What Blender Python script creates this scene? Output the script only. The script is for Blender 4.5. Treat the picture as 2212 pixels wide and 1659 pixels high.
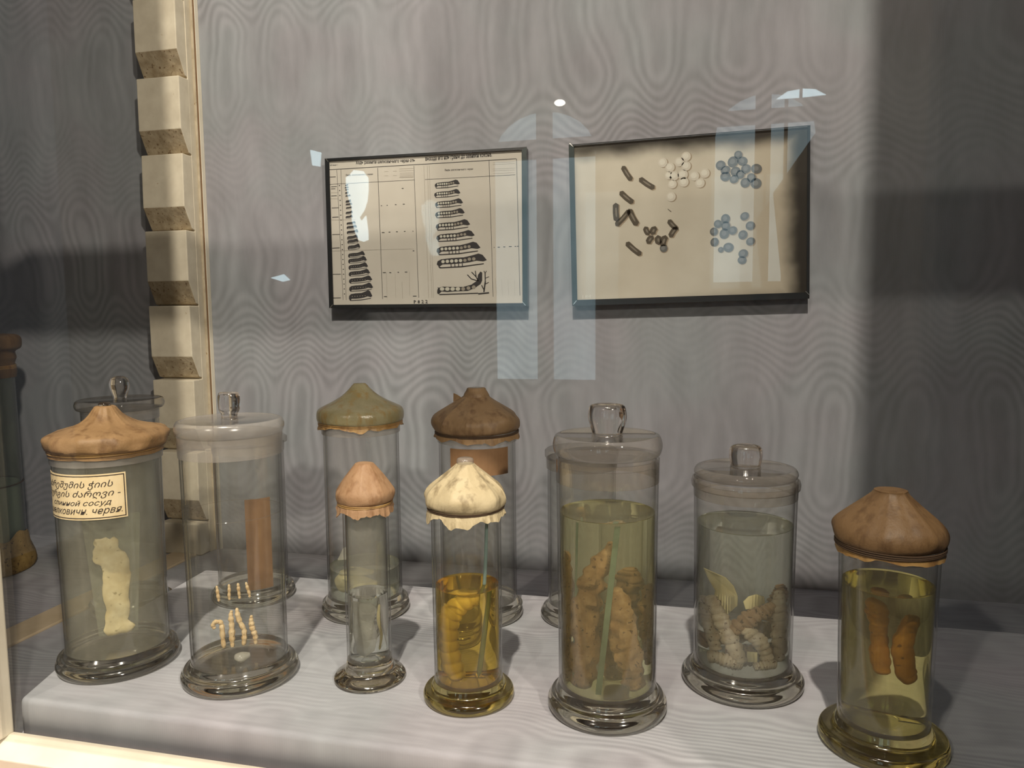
import bpy, bmesh, math, random
from mathutils import Vector, Matrix, noise
random.seed(7)
S = bpy.context.scene
COL = S.collection
for o in list(bpy.data.objects):
    bpy.data.objects.remove(o)
PI = math.pi

# ------------------------------------------------------------------ camera
cam = bpy.data.objects.new('camera', bpy.data.cameras.new('camera'))
COL.objects.link(cam)
S.camera = cam
cam.data.sensor_fit = 'HORIZONTAL'
cam.data.sensor_width = 36.0
cam.data.lens = 27.05
cam.data.clip_start = 0.02
p_, y_, r_ = math.radians(5.4), math.radians(13.6), math.radians(-0.6)
fwd = Vector((-math.sin(y_)*math.cos(p_), math.cos(y_)*math.cos(p_), -math.sin(p_)))
rgt = Vector((math.cos(y_), math.sin(y_), 0))
upv = rgt.cross(fwd)
r2 = rgt*math.cos(r_) + upv*math.sin(r_)
u2 = -rgt*math.sin(r_) + upv*math.cos(r_)
M = Matrix((r2, u2, -fwd)).transposed().to_4x4()
M.translation = (0, 0, 0.40)
cam.matrix_world = M
CAM = Vector((0, 0, 0.40))

# ------------------------------------------------------------------ world, lamps, exposure
W = bpy.data.worlds.new('gallery_dusk')
S.world = W
W.use_nodes = True
W.node_tree.nodes['Background'].inputs[0].default_value = (0.86, 0.92, 1.0, 1)
W.node_tree.nodes['Background'].inputs[1].default_value = 0.13
def lamp(name, loc, aim, power, col, size=0.10):
    l = bpy.data.lights.new(name, 'AREA')
    l.shape = 'DISK'; l.size = size; l.energy = power; l.color = col
    o = bpy.data.objects.new(name, l); COL.objects.link(o)
    o.location = loc
    o.rotation_euler = (Vector(aim) - Vector(loc)).to_track_quat('-Z', 'Y').to_euler()
    l.cycles.is_caustics_light = True
    return o
WARM = (1.0, 0.89, 0.75)
lamp('ceiling_spot', (0.10, -1.50, 3.90), (-0.2, 1.0, 0.3), 190, WARM, 0.09)
lamp('ceiling_spot', (0.60, -0.85, 2.90), (-0.2, 1.0, 0.2), 15, WARM, 0.07)
lamp('ceiling_spot', (-0.35, -0.75, 2.80), (-0.3, 1.0, 0.2), 13, WARM, 0.07)
lamp('wall_spot', (-1.30, -2.50, 2.07), (0.0, 1.2, 0.3), 27, WARM, 0.12)
lamp('wall_spot', (2.50, -2.50, 2.31), (-0.9, 1.2, 0.3), 118, WARM, 0.16)

VS = S.view_settings
S.display_settings.display_device = 'sRGB'
VS.view_transform = 'Standard'
VS.look = 'None'
VS.exposure = 0.20
VS.gamma = 1.0
VS.use_curve_mapping = False
CY = S.cycles
CY.use_denoising = True
CY.max_bounces = 24
CY.transparent_max_bounces = 48
CY.transmission_bounces = 16
CY.glossy_bounces = 6
CY.diffuse_bounces = 3
CY.caustics_reflective = False
CY.caustics_refractive = True
CY.blur_glossy = 0.3
CY.sample_clamp_indirect = 6.0

# ------------------------------------------------------------------ node helpers
class NB:
    def __init__(s, name):
        s.m = bpy.data.materials.new(name); s.m.use_nodes = True
        s.t = s.m.node_tree; s.t.nodes.clear()
        s.out = s.t.nodes.new('ShaderNodeOutputMaterial')
    def n(s, typ, **kw):
        d = s.t.nodes.new('ShaderNode' + typ)
        for k, v in kw.items():
            if k.startswith('i_'):
                key = k[2:]
                key = int(key) if key.isdigit() else key.replace('_', ' ')
                s.set(d.inputs[key], v)
            else:
                setattr(d, k, v)
        return d
    def set(s, sock, v):
        if isinstance(v, bpy.types.NodeSocket):
            s.t.links.new(v, sock)
        elif isinstance(v, (tuple, list)) and len(v) == 3 and sock.type == 'RGBA':
            sock.default_value = (*v, 1)
        else:
            sock.default_value = v
    def math(s, op, a, b=0.0, c=0.0):
        d = s.n('Math', operation=op)
        for i, v in enumerate((a, b, c)):
            s.set(d.inputs[i], v)
        return d.outputs[0]
    def mix(s, f, a, b, mode='MIX'):
        d = s.n('MixRGB', blend_type=mode)
        s.set(d.inputs[0], f); s.set(d.inputs[1], a); s.set(d.inputs[2], b)
        return d.outputs[0]
    def noise(s, scale, vec=None, detail=3.0, rough=0.5, dist=0.0):
        d = s.n('TexNoise')
        d.inputs['Scale'].default_value = scale; d.inputs['Detail'].default_value = detail
        d.inputs['Roughness'].default_value = rough; d.inputs['Distortion'].default_value = dist
        if vec is not None: s.t.links.new(vec, d.inputs['Vector'])
        return d.outputs[0]
    def coord(s, scale=(1, 1, 1), kind='Object'):
        tc = s.n('TexCoord'); mp = s.n('Mapping')
        s.t.links.new(tc.outputs[kind], mp.inputs[0]); mp.inputs['Scale'].default_value = scale
        return mp.outputs[0]
    def ramp(s, f, stops):
        d = s.n('ValToRGB'); s.set(d.inputs[0], f)
        e = d.color_ramp.elements
        while len(e) < len(stops): e.new(0.5)
        for i, (p, c) in enumerate(stops):
            e[i].position = p; e[i].color = (*c, 1) if len(c) == 3 else c
        return d.outputs[0]
    def bump(s, h, strength=0.3, dist=0.001):
        d = s.n('Bump'); d.inputs['Strength'].default_value = strength; d.inputs['Distance'].default_value = dist
        s.set(d.inputs['Height'], h); return d.outputs[0]
    def principled(s, color, rough=0.6, normal=None, spec=0.4, **kw):
        d = s.n('BsdfPrincipled')
        s.set(d.inputs['Base Color'], color); s.set(d.inputs['Roughness'], rough)
        d.inputs['Specular IOR Level'].default_value = spec
        for k, v in kw.items(): s.set(d.inputs[k.replace('_', ' ')], v)
        if normal is not None: s.t.links.new(normal, d.inputs['Normal'])
        return d.outputs[0]
    def done(s, sh, vol=None):
        s.t.links.new(sh, s.out.inputs['Surface'])
        if vol is not None: s.t.links.new(vol, s.out.inputs['Volume'])
        return s.m
    def facing(s):     # 1 - |N.I|, the same from both sides of a sheet
        g = s.n('NewGeometry'); d = s.n('VectorMath', operation='DOT_PRODUCT')
        s.t.links.new(g.outputs['Normal'], d.inputs[0]); s.t.links.new(g.outputs['Incoming'], d.inputs[1])
        return s.math('SUBTRACT', 1.0, s.math('ABSOLUTE', d.outputs['Value']))
    def mixsh(s, f, a, b):
        d = s.n('MixShader'); s.set(d.inputs[0], f)
        s.t.links.new(a, d.inputs[1]); s.t.links.new(b, d.inputs[2]); return d.outputs[0]

def moire(name, base, amp, horizontal=False):
    """Watered cloth: rows of long closed rings with packed wavy lines between them."""
    b = NB(name)
    v = b.coord()
    wob = b.noise(3.1, v, 2)
    sep = b.n('SeparateXYZ'); b.t.links.new(v, sep.inputs[0])
    x, y, z = sep.outputs
    if horizontal:
        z = y
    x = b.math('ADD', x, b.math('MULTIPLY', b.math('SUBTRACT', wob, 0.5), 0.16))
    z = b.math('ADD', z, b.math('MULTIPLY', b.math('SUBTRACT', b.noise(4.3, v, 2), 0.5), 0.07))
    d = b.math('COSINE', b.math('MULTIPLY', x, 2*PI/0.125))
    per = 0.64 if not horizontal else 0.34
    ph = b.math('FRACT', b.math('DIVIDE', b.math('ADD', z, 0.13 if not horizontal else 0.0), per))
    tri = b.math('ABSOLUTE', b.math('SUBTRACT', b.math('MULTIPLY', ph, 2.0), 1.0))
    mr = b.n('MapRange', interpolation_type='SMOOTHSTEP')
    b.set(mr.inputs[0], tri); mr.inputs[1].default_value = 0.16; mr.inputs[2].default_value = 0.84
    lines = 11.0 if not horizontal else 13.0
    f = b.math('ADD', b.math('MULTIPLY', d, 1.25 if not horizontal else 0.5), b.math('MULTIPLY', mr.outputs[0], lines))
    fr = b.math('SINE', b.math('MULTIPLY', f, 2*PI))
    vs = b.coord((7, 7, 1.6) if not horizontal else (3.0, 26, 1))
    streak = b.noise(5.0 if not horizontal else 4.0, vs, 4, 0.6)
    cl = b.ramp(b.noise(2.3, v, 2), [(0.38, (0.22,)*3), (0.64, (1.15,)*3)])
    val = b.math('MULTIPLY', b.math('MULTIPLY', fr, amp), cl)
    val = b.math('ADD', val, b.math('MULTIPLY', b.math('SUBTRACT', streak, 0.5), amp*4.0))
    val = b.math('ADD', val, b.math('MULTIPLY', b.math('SUBTRACT', b.noise(9.0, b.coord((1, 1, 0.75)), 4, 0.6), 0.5), amp*4.0))
    tint = b.ramp(b.noise(6.0, v, 2), [(0.38, (base[0]*1.025, base[1]*0.99, base[2]*1.01)), (0.62, (base[0]*0.975, base[1]*1.005, base[2]*1.005))])
    mul = b.math('ADD', 1.0, val)
    cc = b.n('CombineXYZ'); [b.set(cc.inputs[i], mul) for i in range(3)]
    col = b.mix(1.0, tint, cc.outputs[0], 'MULTIPLY')
    weave = b.n('TexWave', wave_type='BANDS', bands_direction='X'); weave.inputs['Scale'].default_value = 130
    b.t.links.new(v, weave.inputs['Vector'])
    sh = b.principled(col, 0.8, b.bump(weave.outputs[1], 0.10, 0.0004), 0.25, Sheen_Weight=0.15)
    return b.done(sh)

def speckled(name, c1, c2, scale, rough=0.55, spots=None, spot_lo=0.62, bump=0.4, spec=0.4, sub=0.0, bscale=None):
    b = NB(name); v = b.coord()
    n1 = b.noise(scale, v, 4, 0.6)
    col = b.ramp(n1, [(0.32, c1), (0.68, c2)])
    if spots:
        n2 = b.noise(scale*3.3, v, 2, 0.5)
        col = b.mix(b.ramp(n2, [(spot_lo, (0, 0, 0)), (spot_lo+0.06, (1, 1, 1))]), col, spots)
    nb = b.noise(bscale or scale*2, v, 3)
    kw = {}
    if sub: kw = dict(Subsurface_Weight=sub, Subsurface_Scale=0.004)
    return b.done(b.principled(col, rough, b.bump(nb, bump, 0.0012), spec, **kw))

def plain(name, c, rough=0.5, spec=0.4, metal=0.0):
    b = NB(name); return b.done(b.principled(c, rough, None, spec, Metallic=metal))

def ink(name, c):
    b = NB(name); v = b.coord(); n = b.noise(900, v, 2)
    return b.done(b.principled(b.mix(b.math('MULTIPLY', n, 0.35), c, tuple(min(1, x*2.2+.04) for x in c)), 0.7, None, 0.2))

def thin_glass(name, tint, f0=0.05, edge=0.35, rough=0.0, haze=0.0, hazec=(0.8, 0.8, 0.78), pw=3.5, fall=0.9):
    """Blown or sheet glass as a wall of small thickness: clear, Fresnel gloss, darker where the sight line runs along the wall."""
    b = NB(name)
    fc = b.facing()
    fres = b.math('MULTIPLY_ADD', b.math('POWER', fc, 5.0), fall, f0)
    tc = b.mix(b.math('POWER', fc, pw), tint, tuple(x*edge for x in tint))
    tr = b.n('BsdfTransparent'); b.set(tr.inputs[0], tc)
    gl = b.n('BsdfGlossy'); gl.inputs['Roughness'].default_value = max(rough, 0.022) if name != 'case_glass' else 0.0
    base = tr.outputs[0]
    if haze:
        df = b.n('BsdfDiffuse'); df.inputs[0].default_value = (*hazec, 1)
        tl = b.n('BsdfTranslucent'); tl.inputs[0].default_value = (*hazec, 1)
        nz = b.noise(60, b.coord(), 4, 0.65)
        base = b.mixsh(b.math('MULTIPLY', b.math('ADD', nz, 0.5), haze), base, b.mixsh(0.4, df.outputs[0], tl.outputs[0]))
    return b.done(b.mixsh(b.math('MINIMUM', fres, 1.0), base, gl.outputs[0]))

def thick_glass(name, tint, clear=0.5):
    b = NB(name)
    g = b.n('BsdfGlass'); g.inputs['IOR'].default_value = 1.45; g.inputs['Roughness'].default_value = 0.0
    b.set(g.inputs[0], tint)
    fc = b.facing()
    tr = b.n('BsdfTransparent'); b.set(tr.inputs[0], b.mix(b.math('POWER', fc, 2.5), tuple(x*0.98 for x in tint), tuple(x*0.5 for x in tint)))
    gl = b.n('BsdfGlossy'); gl.inputs['Roughness'].default_value = 0.03
    gl2 = b.n('BsdfGlossy'); gl2.inputs['Roughness'].default_value = 0.11
    g2 = b.mixsh(0.05, g.outputs[0], gl2.outputs[0])
    base = b.mixsh(clear, g2, b.mixsh(0.12, tr.outputs[0], gl.outputs[0]))
    return b.done(base)

def liquid(name, tint, cloud=0.0, cloudc=(0.8, 0.8, 0.7)):
    """Old spirit: refracts like water, slightly tinted and a little cloudy."""
    b = NB(name)
    g = b.n('BsdfGlass'); g.inputs['IOR'].default_value = 1.34; g.inputs['Roughness'].default_value = 0.0
    b.set(g.inputs[0], tint)
    sh = g.outputs[0]
    if cloud:
        df = b.n('BsdfDiffuse'); df.inputs[0].default_value = (*cloudc, 1)
        tl = b.n('BsdfTranslucent'); tl.inputs[0].default_value = (*cloudc, 1)
        sh = b.mixsh(cloud, sh, b.mixsh(0.4, df.outputs[0], tl.outputs[0]))
    return b.done(sh)

def paper_cap(name, c1, c2, dark, rough=0.55):
    b = NB(name); v = b.coord()
    n1 = b.noise(28, v, 5, 0.65); n2 = b.noise(75, b.coord((1, 1, 0.35)), 3, 0.6)
    col = b.ramp(n1, [(0.3, c1), (0.7, c2)])
    col = b.mix(b.ramp(n2, [(0.50, (0, 0, 0)), (0.66, (0.85,)*3)]), col, dark)
    return b.done(b.principled(col, rough, b.bump(b.noise(90, v, 5, 0.65), 0.7, 0.0012), 0.4))

MT = {}
MT['cloth'] = moire('grey_watered_cloth', (0.245, 0.251, 0.271), 0.108)
MT['deck_cloth'] = moire('grey_watered_cloth_flat', (0.365, 0.365, 0.392), 0.12, True)
MT['cream'] = speckled('cream_paint', (0.54, 0.48, 0.375), (0.66, 0.60, 0.48), 30, 0.55, (0.36, 0.26, 0.14), 0.74, 0.25)
MT['frame_cream'] = speckled('ivory_paint', (0.70, 0.64, 0.52), (0.78, 0.72, 0.60), 20, 0.5, None, 0.7, 0.15)
MT['wood'] = speckled('reddish_wood', (0.22, 0.075, 0.028), (0.34, 0.13, 0.05), 18, 0.45)
MT['tan_wood'] = speckled('bare_tan_wood', (0.56, 0.44, 0.29), (0.68, 0.55, 0.39), 14, 0.6)
MT['seam'] = plain('brown_seam', (0.16, 0.09, 0.045), 0.7)
MT['room_floor'] = speckled('dark_parquet', (0.05, 0.032, 0.02), (0.08, 0.05, 0.03), 9, 0.5)
MT['room_wall'] = speckled('dim_plaster', (0.13, 0.10, 0.075), (0.16, 0.125, 0.095), 4, 0.8)
MT['pane'] = thin_glass('case_glass', (0.985, 0.99, 0.985), 0.042, 0.9, fall=0.6)
MT['plate'] = thin_glass('picture_glass', (0.97, 0.985, 0.975), 0.016, 0.85, fall=0.5)
MT['glass'] = thin_glass('jar_glass', (0.99, 0.99, 0.98), 0.045, 0.34, haze=0.012, hazec=(0.9, 0.9, 0.88), pw=4.5)
MT['glass_olive'] = thin_glass('jar_glass_olive', (0.93, 0.95, 0.87), 0.035, 0.25, haze=0.05)
MT['glass_film'] = thin_glass('filmy_jar_glass', (0.975, 0.975, 0.95), 0.035, 0.34, haze=0.10, hazec=(0.82, 0.79, 0.66), pw=4.5)
MT['frost'] = thin_glass('ground_glass', (0.93, 0.92, 0.90), 0.05, 0.7, 0.22, haze=0.20, hazec=(0.86, 0.81, 0.77))
MT['lid_glass'] = thin_glass('lid_glass', (0.97, 0.95, 0.92), 0.06, 0.40, 0.03, haze=0.045, hazec=(0.86, 0.78, 0.70))
MT['foot'] = thick_glass('foot_glass', (1.0, 0.99, 0.955), 0.0)
MT['foot_pink'] = thick_glass('foot_glass_warm', (1.0, 0.975, 0.92), 0.0)
MT['foot_gold'] = thick_glass('foot_glass_amber', (1.0, 0.95, 0.72), 0.0)
MT['knob'] = thick_glass('knob_glass', (1.0, 0.98, 0.965), 0.0)
MT['cap_tan'] = paper_cap('tan_paper', (0.227, 0.130, 0.055), (0.311, 0.189, 0.088), (0.160, 0.084, 0.034))
MT['cap_pink'] = paper_cap('apricot_paper', (0.336, 0.189, 0.097), (0.403, 0.248, 0.139), (0.244, 0.126, 0.059))
MT['cap_cream'] = paper_cap('cream_paper', (0.50, 0.40, 0.24), (0.60, 0.50, 0.32), (0.24, 0.18, 0.10))
MT['cap_brown'] = paper_cap('brown_paper', (0.197, 0.118, 0.055), (0.260, 0.164, 0.084), (0.118, 0.063, 0.028))
MT['cap_dark'] = paper_cap('dark_brown_paper', (0.126, 0.070, 0.029), (0.168, 0.097, 0.042), (0.088, 0.045, 0.017))
MT['cap_olive'] = paper_cap('olive_membrane', (0.24, 0.20, 0.095), (0.36, 0.32, 0.19), (0.30, 0.19, 0.06), 0.22)
MT['thread'] = plain('dark_thread', (0.055, 0.03, 0.015), 0.8)
MT['rust'] = paper_cap('amber_varnish_paper', (0.28, 0.15, 0.045), (0.42, 0.26, 0.10), (0.17, 0.085, 0.03), 0.4)
MT['liq_clear'] = liquid('clear_spirit', (0.97, 0.98, 0.96), 0.03)
MT['liq_gold'] = liquid('amber_spirit', (0.99, 0.83, 0.34), 0.045, (0.88, 0.62, 0.05))
MT['liq_green'] = liquid('yellow_green_spirit', (0.985, 0.97, 0.76), 0.11, (0.90, 0.86, 0.48))
MT['liq_pale'] = liquid('pale_green_spirit', (0.98, 0.99, 0.94), 0.12, (0.86, 0.91, 0.75))
MT['liq_straw'] = liquid('straw_spirit', (0.96, 0.91, 0.60), 0.06, (0.75, 0.66, 0.25))
MT['liq_moss'] = liquid('mossy_spirit', (0.92, 0.95, 0.92), 0.5, (0.66, 0.74, 0.68))
MT['cater'] = speckled('cream_caterpillar_skin', (0.80, 0.68, 0.42), (0.90, 0.80, 0.55), 60, 0.45, (0.12, 0.06, 0.02), 0.73, 0.3, sub=0.1)
MT['lar_brown'] = speckled('brown_larva_skin', (0.30, 0.155, 0.075), (0.54, 0.34, 0.20), 75, 0.5, (0.13, 0.055, 0.025), 0.63, 0.9)
MT['lar_dark'] = speckled('dark_larva_skin', (0.30, 0.17, 0.085), (0.50, 0.33, 0.19), 75, 0.5, (0.10, 0.05, 0.02), 0.61, 0.9)
MT['lar_tan'] = speckled('tan_larva_skin', (0.56, 0.42, 0.29), (0.82, 0.70, 0.54), 75, 0.5, (0.20, 0.11, 0.045), 0.62, 0.8)
MT['lar_yellow'] = speckled('yellow_tissue', (0.86, 0.72, 0.36), (0.93, 0.83, 0.52), 40, 0.4, None, 0.6, 0.3)
MT['lar_small'] = speckled('small_larva_skin', (0.62, 0.42, 0.20), (0.82, 0.66, 0.42), 130, 0.5, (0.30, 0.15, 0.05), 0.64, 0.5)
MT['pupa'] = speckled('orange_brown_skin', (0.30, 0.125, 0.015), (0.44, 0.21, 0.035), 50, 0.45, (0.14, 0.055, 0.012), 0.66, 0.4)
MT['tissue'] = speckled('yellowish_tissue', (0.58, 0.46, 0.22), (0.84, 0.74, 0.47), 42, 0.5, (0.42, 0.35, 0.17), 0.64, 0.6)
MT['film'] = thin_glass('whitish_film', (0.90, 0.90, 0.86), 0.03, 0.6, 0.2, haze=0.45, hazec=(0.86, 0.84, 0.76))
MT['mist'] = thin_glass('misted_glass', (0.95, 0.95, 0.93), 0.04, 0.5, 0.1, haze=0.13, hazec=(0.8, 0.78, 0.73))
MT['slide'] = thin_glass('slide_glass', (0.93, 0.95, 0.91), 0.03, 0.7, 0.1, haze=0.20, hazec=(0.74, 0.76, 0.64))
MT['rod'] = thin_glass('teal_glass', (0.55, 0.68, 0.66), 0.05, 0.5, 0.1, haze=0.60, hazec=(0.44, 0.62, 0.60))
MT['brownlab'] = speckled('brown_gummed_paper', (0.20, 0.105, 0.048), (0.26, 0.145, 0.07), 40, 0.55, None, 0.6, 0.15)
MT['sediment'] = speckled('brown_sediment', (0.20, 0.12, 0.03), (0.36, 0.24, 0.08), 50, 0.7, (0.10, 0.06, 0.02), 0.62, 0.8)
MT['label'] = speckled('aged_label_paper', (0.74, 0.58, 0.33), (0.83, 0.68, 0.43), 60, 0.7, None, 0.6, 0.1)
MT['ink'] = ink('brown_black_ink', (0.035, 0.025, 0.02))
MT['print_ink'] = ink('printing_ink', (0.03, 0.026, 0.03))
MT['print_grey'] = ink('grey_print', (0.26, 0.22, 0.19))
MT['print_light'] = ink('light_print', (0.50, 0.44, 0.39))
MT['chart'] = speckled('chart_paper', (0.55, 0.48, 0.44), (0.62, 0.55, 0.51), 9, 0.7, None, 0.6, 0.05)
MT['tape'] = plain('black_edging', (0.012, 0.014, 0.016), 0.25, 0.5)
MT['tape_green'] = plain('greenish_black_edging', (0.016, 0.028, 0.028), 0.25, 0.5)
MT['glint'] = plain('glint_metal', (0.8, 0.8, 0.78), 0.25, 0.5, 1.0)

# ------------------------------------------------------------------ mesh helpers
def link(name, verts, faces, mats, parent=None, loc=None, smooth=False, fix=False, rot=None):
    me = bpy.data.meshes.new(name)
    me.from_pydata(verts, [], faces)
    if fix:
        bm = bmesh.new(); bm.from_mesh(me)
        bmesh.ops.remove_doubles(bm, verts=bm.verts, dist=1e-6)
        bmesh.ops.recalc_face_normals(bm, faces=bm.faces)
        bm.to_mesh(me); bm.free()
    for m in (mats if isinstance(mats, list) else [mats]): me.materials.append(m)
    if smooth:
        for p in me.polygons: p.use_smooth = True
        if fix: me.set_sharp_from_angle(angle=math.radians(38))
    o = bpy.data.objects.new(name, me); COL.objects.link(o)
    if parent is not None: o.parent = parent
    if loc is not None: o.location = loc
    if rot is not None: o.rotation_euler = rot
    return o
def tag(o, label, cat, group=None, kind=None):
    o['label'] = label
    if cat: o['category'] = cat
    if group: o['group'] = group
    if kind: o['kind'] = kind
    return o
def thing(name, label, cat, loc, group=None, rotz=0):
    o = bpy.data.objects.new(name, None); COL.objects.link(o)
    o.location = loc; o.rotation_euler = (0, 0, rotz); o.empty_display_size = 0.02
    return tag(o, label, cat, group)
def struct(o, label=None):
    o['kind'] = 'structure'
    if label: o['label'] = label
    return o
def recv(*os):
    for o in os: o.cycles.is_caustics_receiver = True
def cast(*os):
    for o in os: o.cycles.is_caustics_caster = True

def boxv(x0, x1, y0, y1, z0, z1):
    v = [(x0,y0,z0),(x1,y0,z0),(x1,y1,z0),(x0,y1,z0),(x0,y0,z1),(x1,y0,z1),(x1,y1,z1),(x0,y1,z1)]
    f = [(0,3,2,1),(4,5,6,7),(0,1,5,4),(1,2,6,5),(2,3,7,6),(3,0,4,7)]
    return v, f
def box(name, x0, x1, y0, y1, z0, z1, mat, parent=None, bevel=0.0, seg=2):
    v, f = boxv(x0, x1, y0, y1, z0, z1)
    return solid(name, v, f, mat, parent, bevel, seg)
def solid(name, v, f, mat, parent=None, bevel=0.0, seg=2, loc=None, smooth=None):
    me = bpy.data.meshes.new(name); me.from_pydata(v, [], f)
    bm = bmesh.new(); bm.from_mesh(me)
    bmesh.ops.recalc_face_normals(bm, faces=bm.faces)
    if bevel:
        bmesh.ops.bevel(bm, geom=list(bm.edges), offset=bevel, segments=seg, profile=0.6, affect='EDGES')
    bm.to_mesh(me); bm.free()
    me.materials.append(mat)
    o = bpy.data.objects.new(name, me); COL.objects.link(o)
    if parent is not None: o.parent = parent
    if loc is not None: o.location = loc
    return o
def lathe_geo(prof, seg=56, fn=None):
    """prof: list of (radius, height); fn(angle, index) -> (radius factor, height offset)."""
    vs, fs = [], []
    for k, (r, z) in enumerate(prof):
        for i in range(seg):
            a = 2*PI*i/seg
            q, dz = fn(a, k) if fn else (1.0, 0.0)
            vs.append((r*q*math.cos(a), r*q*math.sin(a), z+dz))
    for k in range(len(prof)-1):
        for i in range(seg):
            j = (i+1) % seg
            fs.append((k*seg+i, k*seg+j, (k+1)*seg+j, (k+1)*seg+i))
    return vs, fs
def lathe(name, prof, mat, parent=None, seg=56, fn=None, loc=None):
    v, f = lathe_geo(prof, seg, fn)
    return link(name, v, f, mat, parent, loc, True, True)
def spline(pts, n):
    """Catmull-Rom through points (tuples of any length)."""
    P = [pts[0]] + list(pts) + [pts[-1]]; out = []
    m = len(pts)-1
    for i in range(n+1):
        t = i/n*m; k = min(int(t), m-1); u = t-k
        a, b, c, d = P[k], P[k+1], P[k+2], P[k+3]
        out.append(tuple(0.5*((2*b[q]) + (-a[q]+c[q])*u + (2*a[q]-5*b[q]+4*c[q]-d[q])*u*u + (-a[q]+3*b[q]-3*c[q]+d[q])*u**3) for q in range(len(b))))
    return out
def smooth_prof(pts, n):
    return [(max(0.0, p[0]), p[1]) for p in spline(pts, n)]
def tube_geo(path, seg=12, n=36, rings=0, ringamp=0.1, lump=0.0, seed=0, flat=1.0):
    """path: (x,y,z,r) knots; a closed tapering tube with annulation and lumps."""
    P = spline(path, n)
    vs, fs = [], []
    up0 = Vector((0.3, 0.9, 0.1))
    for i, p in enumerate(P):
        c = Vector(p[:3]); q = P[min(i+1, n)]; s_ = P[max(i-1, 0)]
        t = (Vector(q[:3])-Vector(s_[:3])); t = t.normalized() if t.length > 1e-9 else Vector((0, 0, 1))
        a = up0.cross(t); a = a.normalized() if a.length > 1e-6 else Vector((1, 0, 0)); b = t.cross(a)
        u = i/n
        endr = math.sqrt(max(0.0, 1-(max(0, abs(u-0.5)*2-0.86)/0.14)**2))
        r = max(p[3], 1e-4)*max(endr, 0.02)
        if rings: r *= 1 - ringamp*(0.5+0.5*math.cos(2*PI*rings*u))**3
        for k in range(seg):
            an = 2*PI*k/seg
            d = a*math.cos(an)*flat + b*math.sin(an)
            rr = r
            if lump: rr *= 1 + lump*noise.noise((c + d*r)*95 + Vector((seed*3.1, seed, 0)))
            vs.append(tuple(c + d*rr))
    for i in range(n):
        for k in range(seg):
            j = (k+1) % seg
            fs.append((i*seg+k, i*seg+j, (i+1)*seg+j, (i+1)*seg+k))
    fs.append(tuple(range(seg-1, -1, -1))); fs.append(tuple(n*seg+k for k in range(seg)))
    return vs, fs
def tube(name, path, mat, parent=None, loc=None, **kw):
    v, f = tube_geo(path, **kw)
    o = link(name, v, f, mat, parent, loc, True, True)
    recv(o)
    return o
class Flat:
    """Flat print: thin inlays lying on a sheet; local x right, z up, facing -y."""
    def __init__(s): s.v, s.f, s.mi = [], [], []
    def poly(s, pts, y=0.0, m=0):
        b = len(s.v); s.v += [(p[0], y, p[1]) for p in pts]; s.f.append(tuple(range(b, b+len(pts)))); s.mi.append(m)
    def line(s, x0, y0, x1, y1, w, y=0.0, m=0):
        d = Vector((x1-x0, y1-y0)); n = Vector((-d.y, d.x)); n = n.normalized()*w/2 if n.length else Vector((0, w/2))
        s.poly([(x0-n.x, y0-n.y), (x1-n.x, y1-n.y), (x1+n.x, y1+n.y), (x0+n.x, y0+n.y)], y, m)
    def disc(s, cx, cy, rx, ry, rot=0, y=0.0, m=0, n=12):
        c, q = math.cos(rot), math.sin(rot)
        s.poly([(cx+rx*math.cos(2*PI*i/n)*c-ry*math.sin(2*PI*i/n)*q, cy+rx*math.cos(2*PI*i/n)*q+ry*math.sin(2*PI*i/n)*c) for i in range(n)], y, m)
    def add(s, v, f, y=0.0, m=0):
        b = len(s.v); s.v += [(p[0], y, p[1]) for p in v]; s.f += [tuple(b+i for i in q) for q in f]; s.mi += [m]*len(f)
    def build(s, name, mats, parent, loc):
        o = link(name, s.v, s.f, mats, parent, loc)
        for p, m in zip(o.data.polygons, s.mi): p.material_index = m
        return o
def text_geo(body, size=1.0, shear=0.0, res=1, bold=0.0):
    cu = bpy.data.curves.new('lettering', 'FONT'); cu.body = body; cu.size = size; cu.shear = shear; cu.resolution_u = res; cu.offset = bold
    o = bpy.data.objects.new('lettering', cu); COL.objects.link(o)
    dg = bpy.context.evaluated_depsgraph_get()
    me = bpy.data.meshes.new_from_object(o.evaluated_get(dg))
    v = [(p.co.x, p.co.y) for p in me.vertices]; f = [tuple(p.vertices) for p in me.polygons]
    bpy.data.objects.remove(o); bpy.data.meshes.remove(me); bpy.data.curves.remove(cu)
    return v, f
def fit_text(v, x0, y0, x1, y1, h):
    """Stretch lettering so that it runs along the base line (x0,y0)-(x1,y1) with height h."""
    mx = max(p[0] for p in v); mn = min(p[0] for p in v); my = max(p[1] for p in v); mny = min(0, min(p[1] for p in v))
    d = Vector((x1-x0, y1-y0)); L = d.length; d.normalize(); n = Vector((-d.y, d.x))
    return [(x0 + d.x*(p[0]-mn)/(mx-mn)*L + n.x*p[1]/my*h, y0 + d.y*(p[0]-mn)/(mx-mn)*L + n.y*p[1]/my*h) for p in v]

# ------------------------------------------------------------------ setting
WY = 1.25            # front of the cloth on the back wall
DZ = -0.04           # cloth-covered floor of the case
wb = struct(box('wall_back', -0.868, 1.3, WY, WY+0.03, -0.3, 1.9, MT['cloth']))
wl = struct(box('wall_left', -2.4, -0.868, WY, WY+0.03, -0.3, 1.9, MT['cloth']))
fl = struct(box('floor', -2.4, 1.3, 0.622, WY, DZ-0.03, DZ, MT['deck_cloth']))
recv(wb, wl, fl)
rf = struct(box('floor_room', -4.0, 3.5, -3.05, 0.60, -1.12, -1.05, MT['room_floor']))
rw = struct(box('wall_rear', -4.0, 3.5, -3.12, -3.0, -1.05, 4.2, MT['room_wall']))

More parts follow.
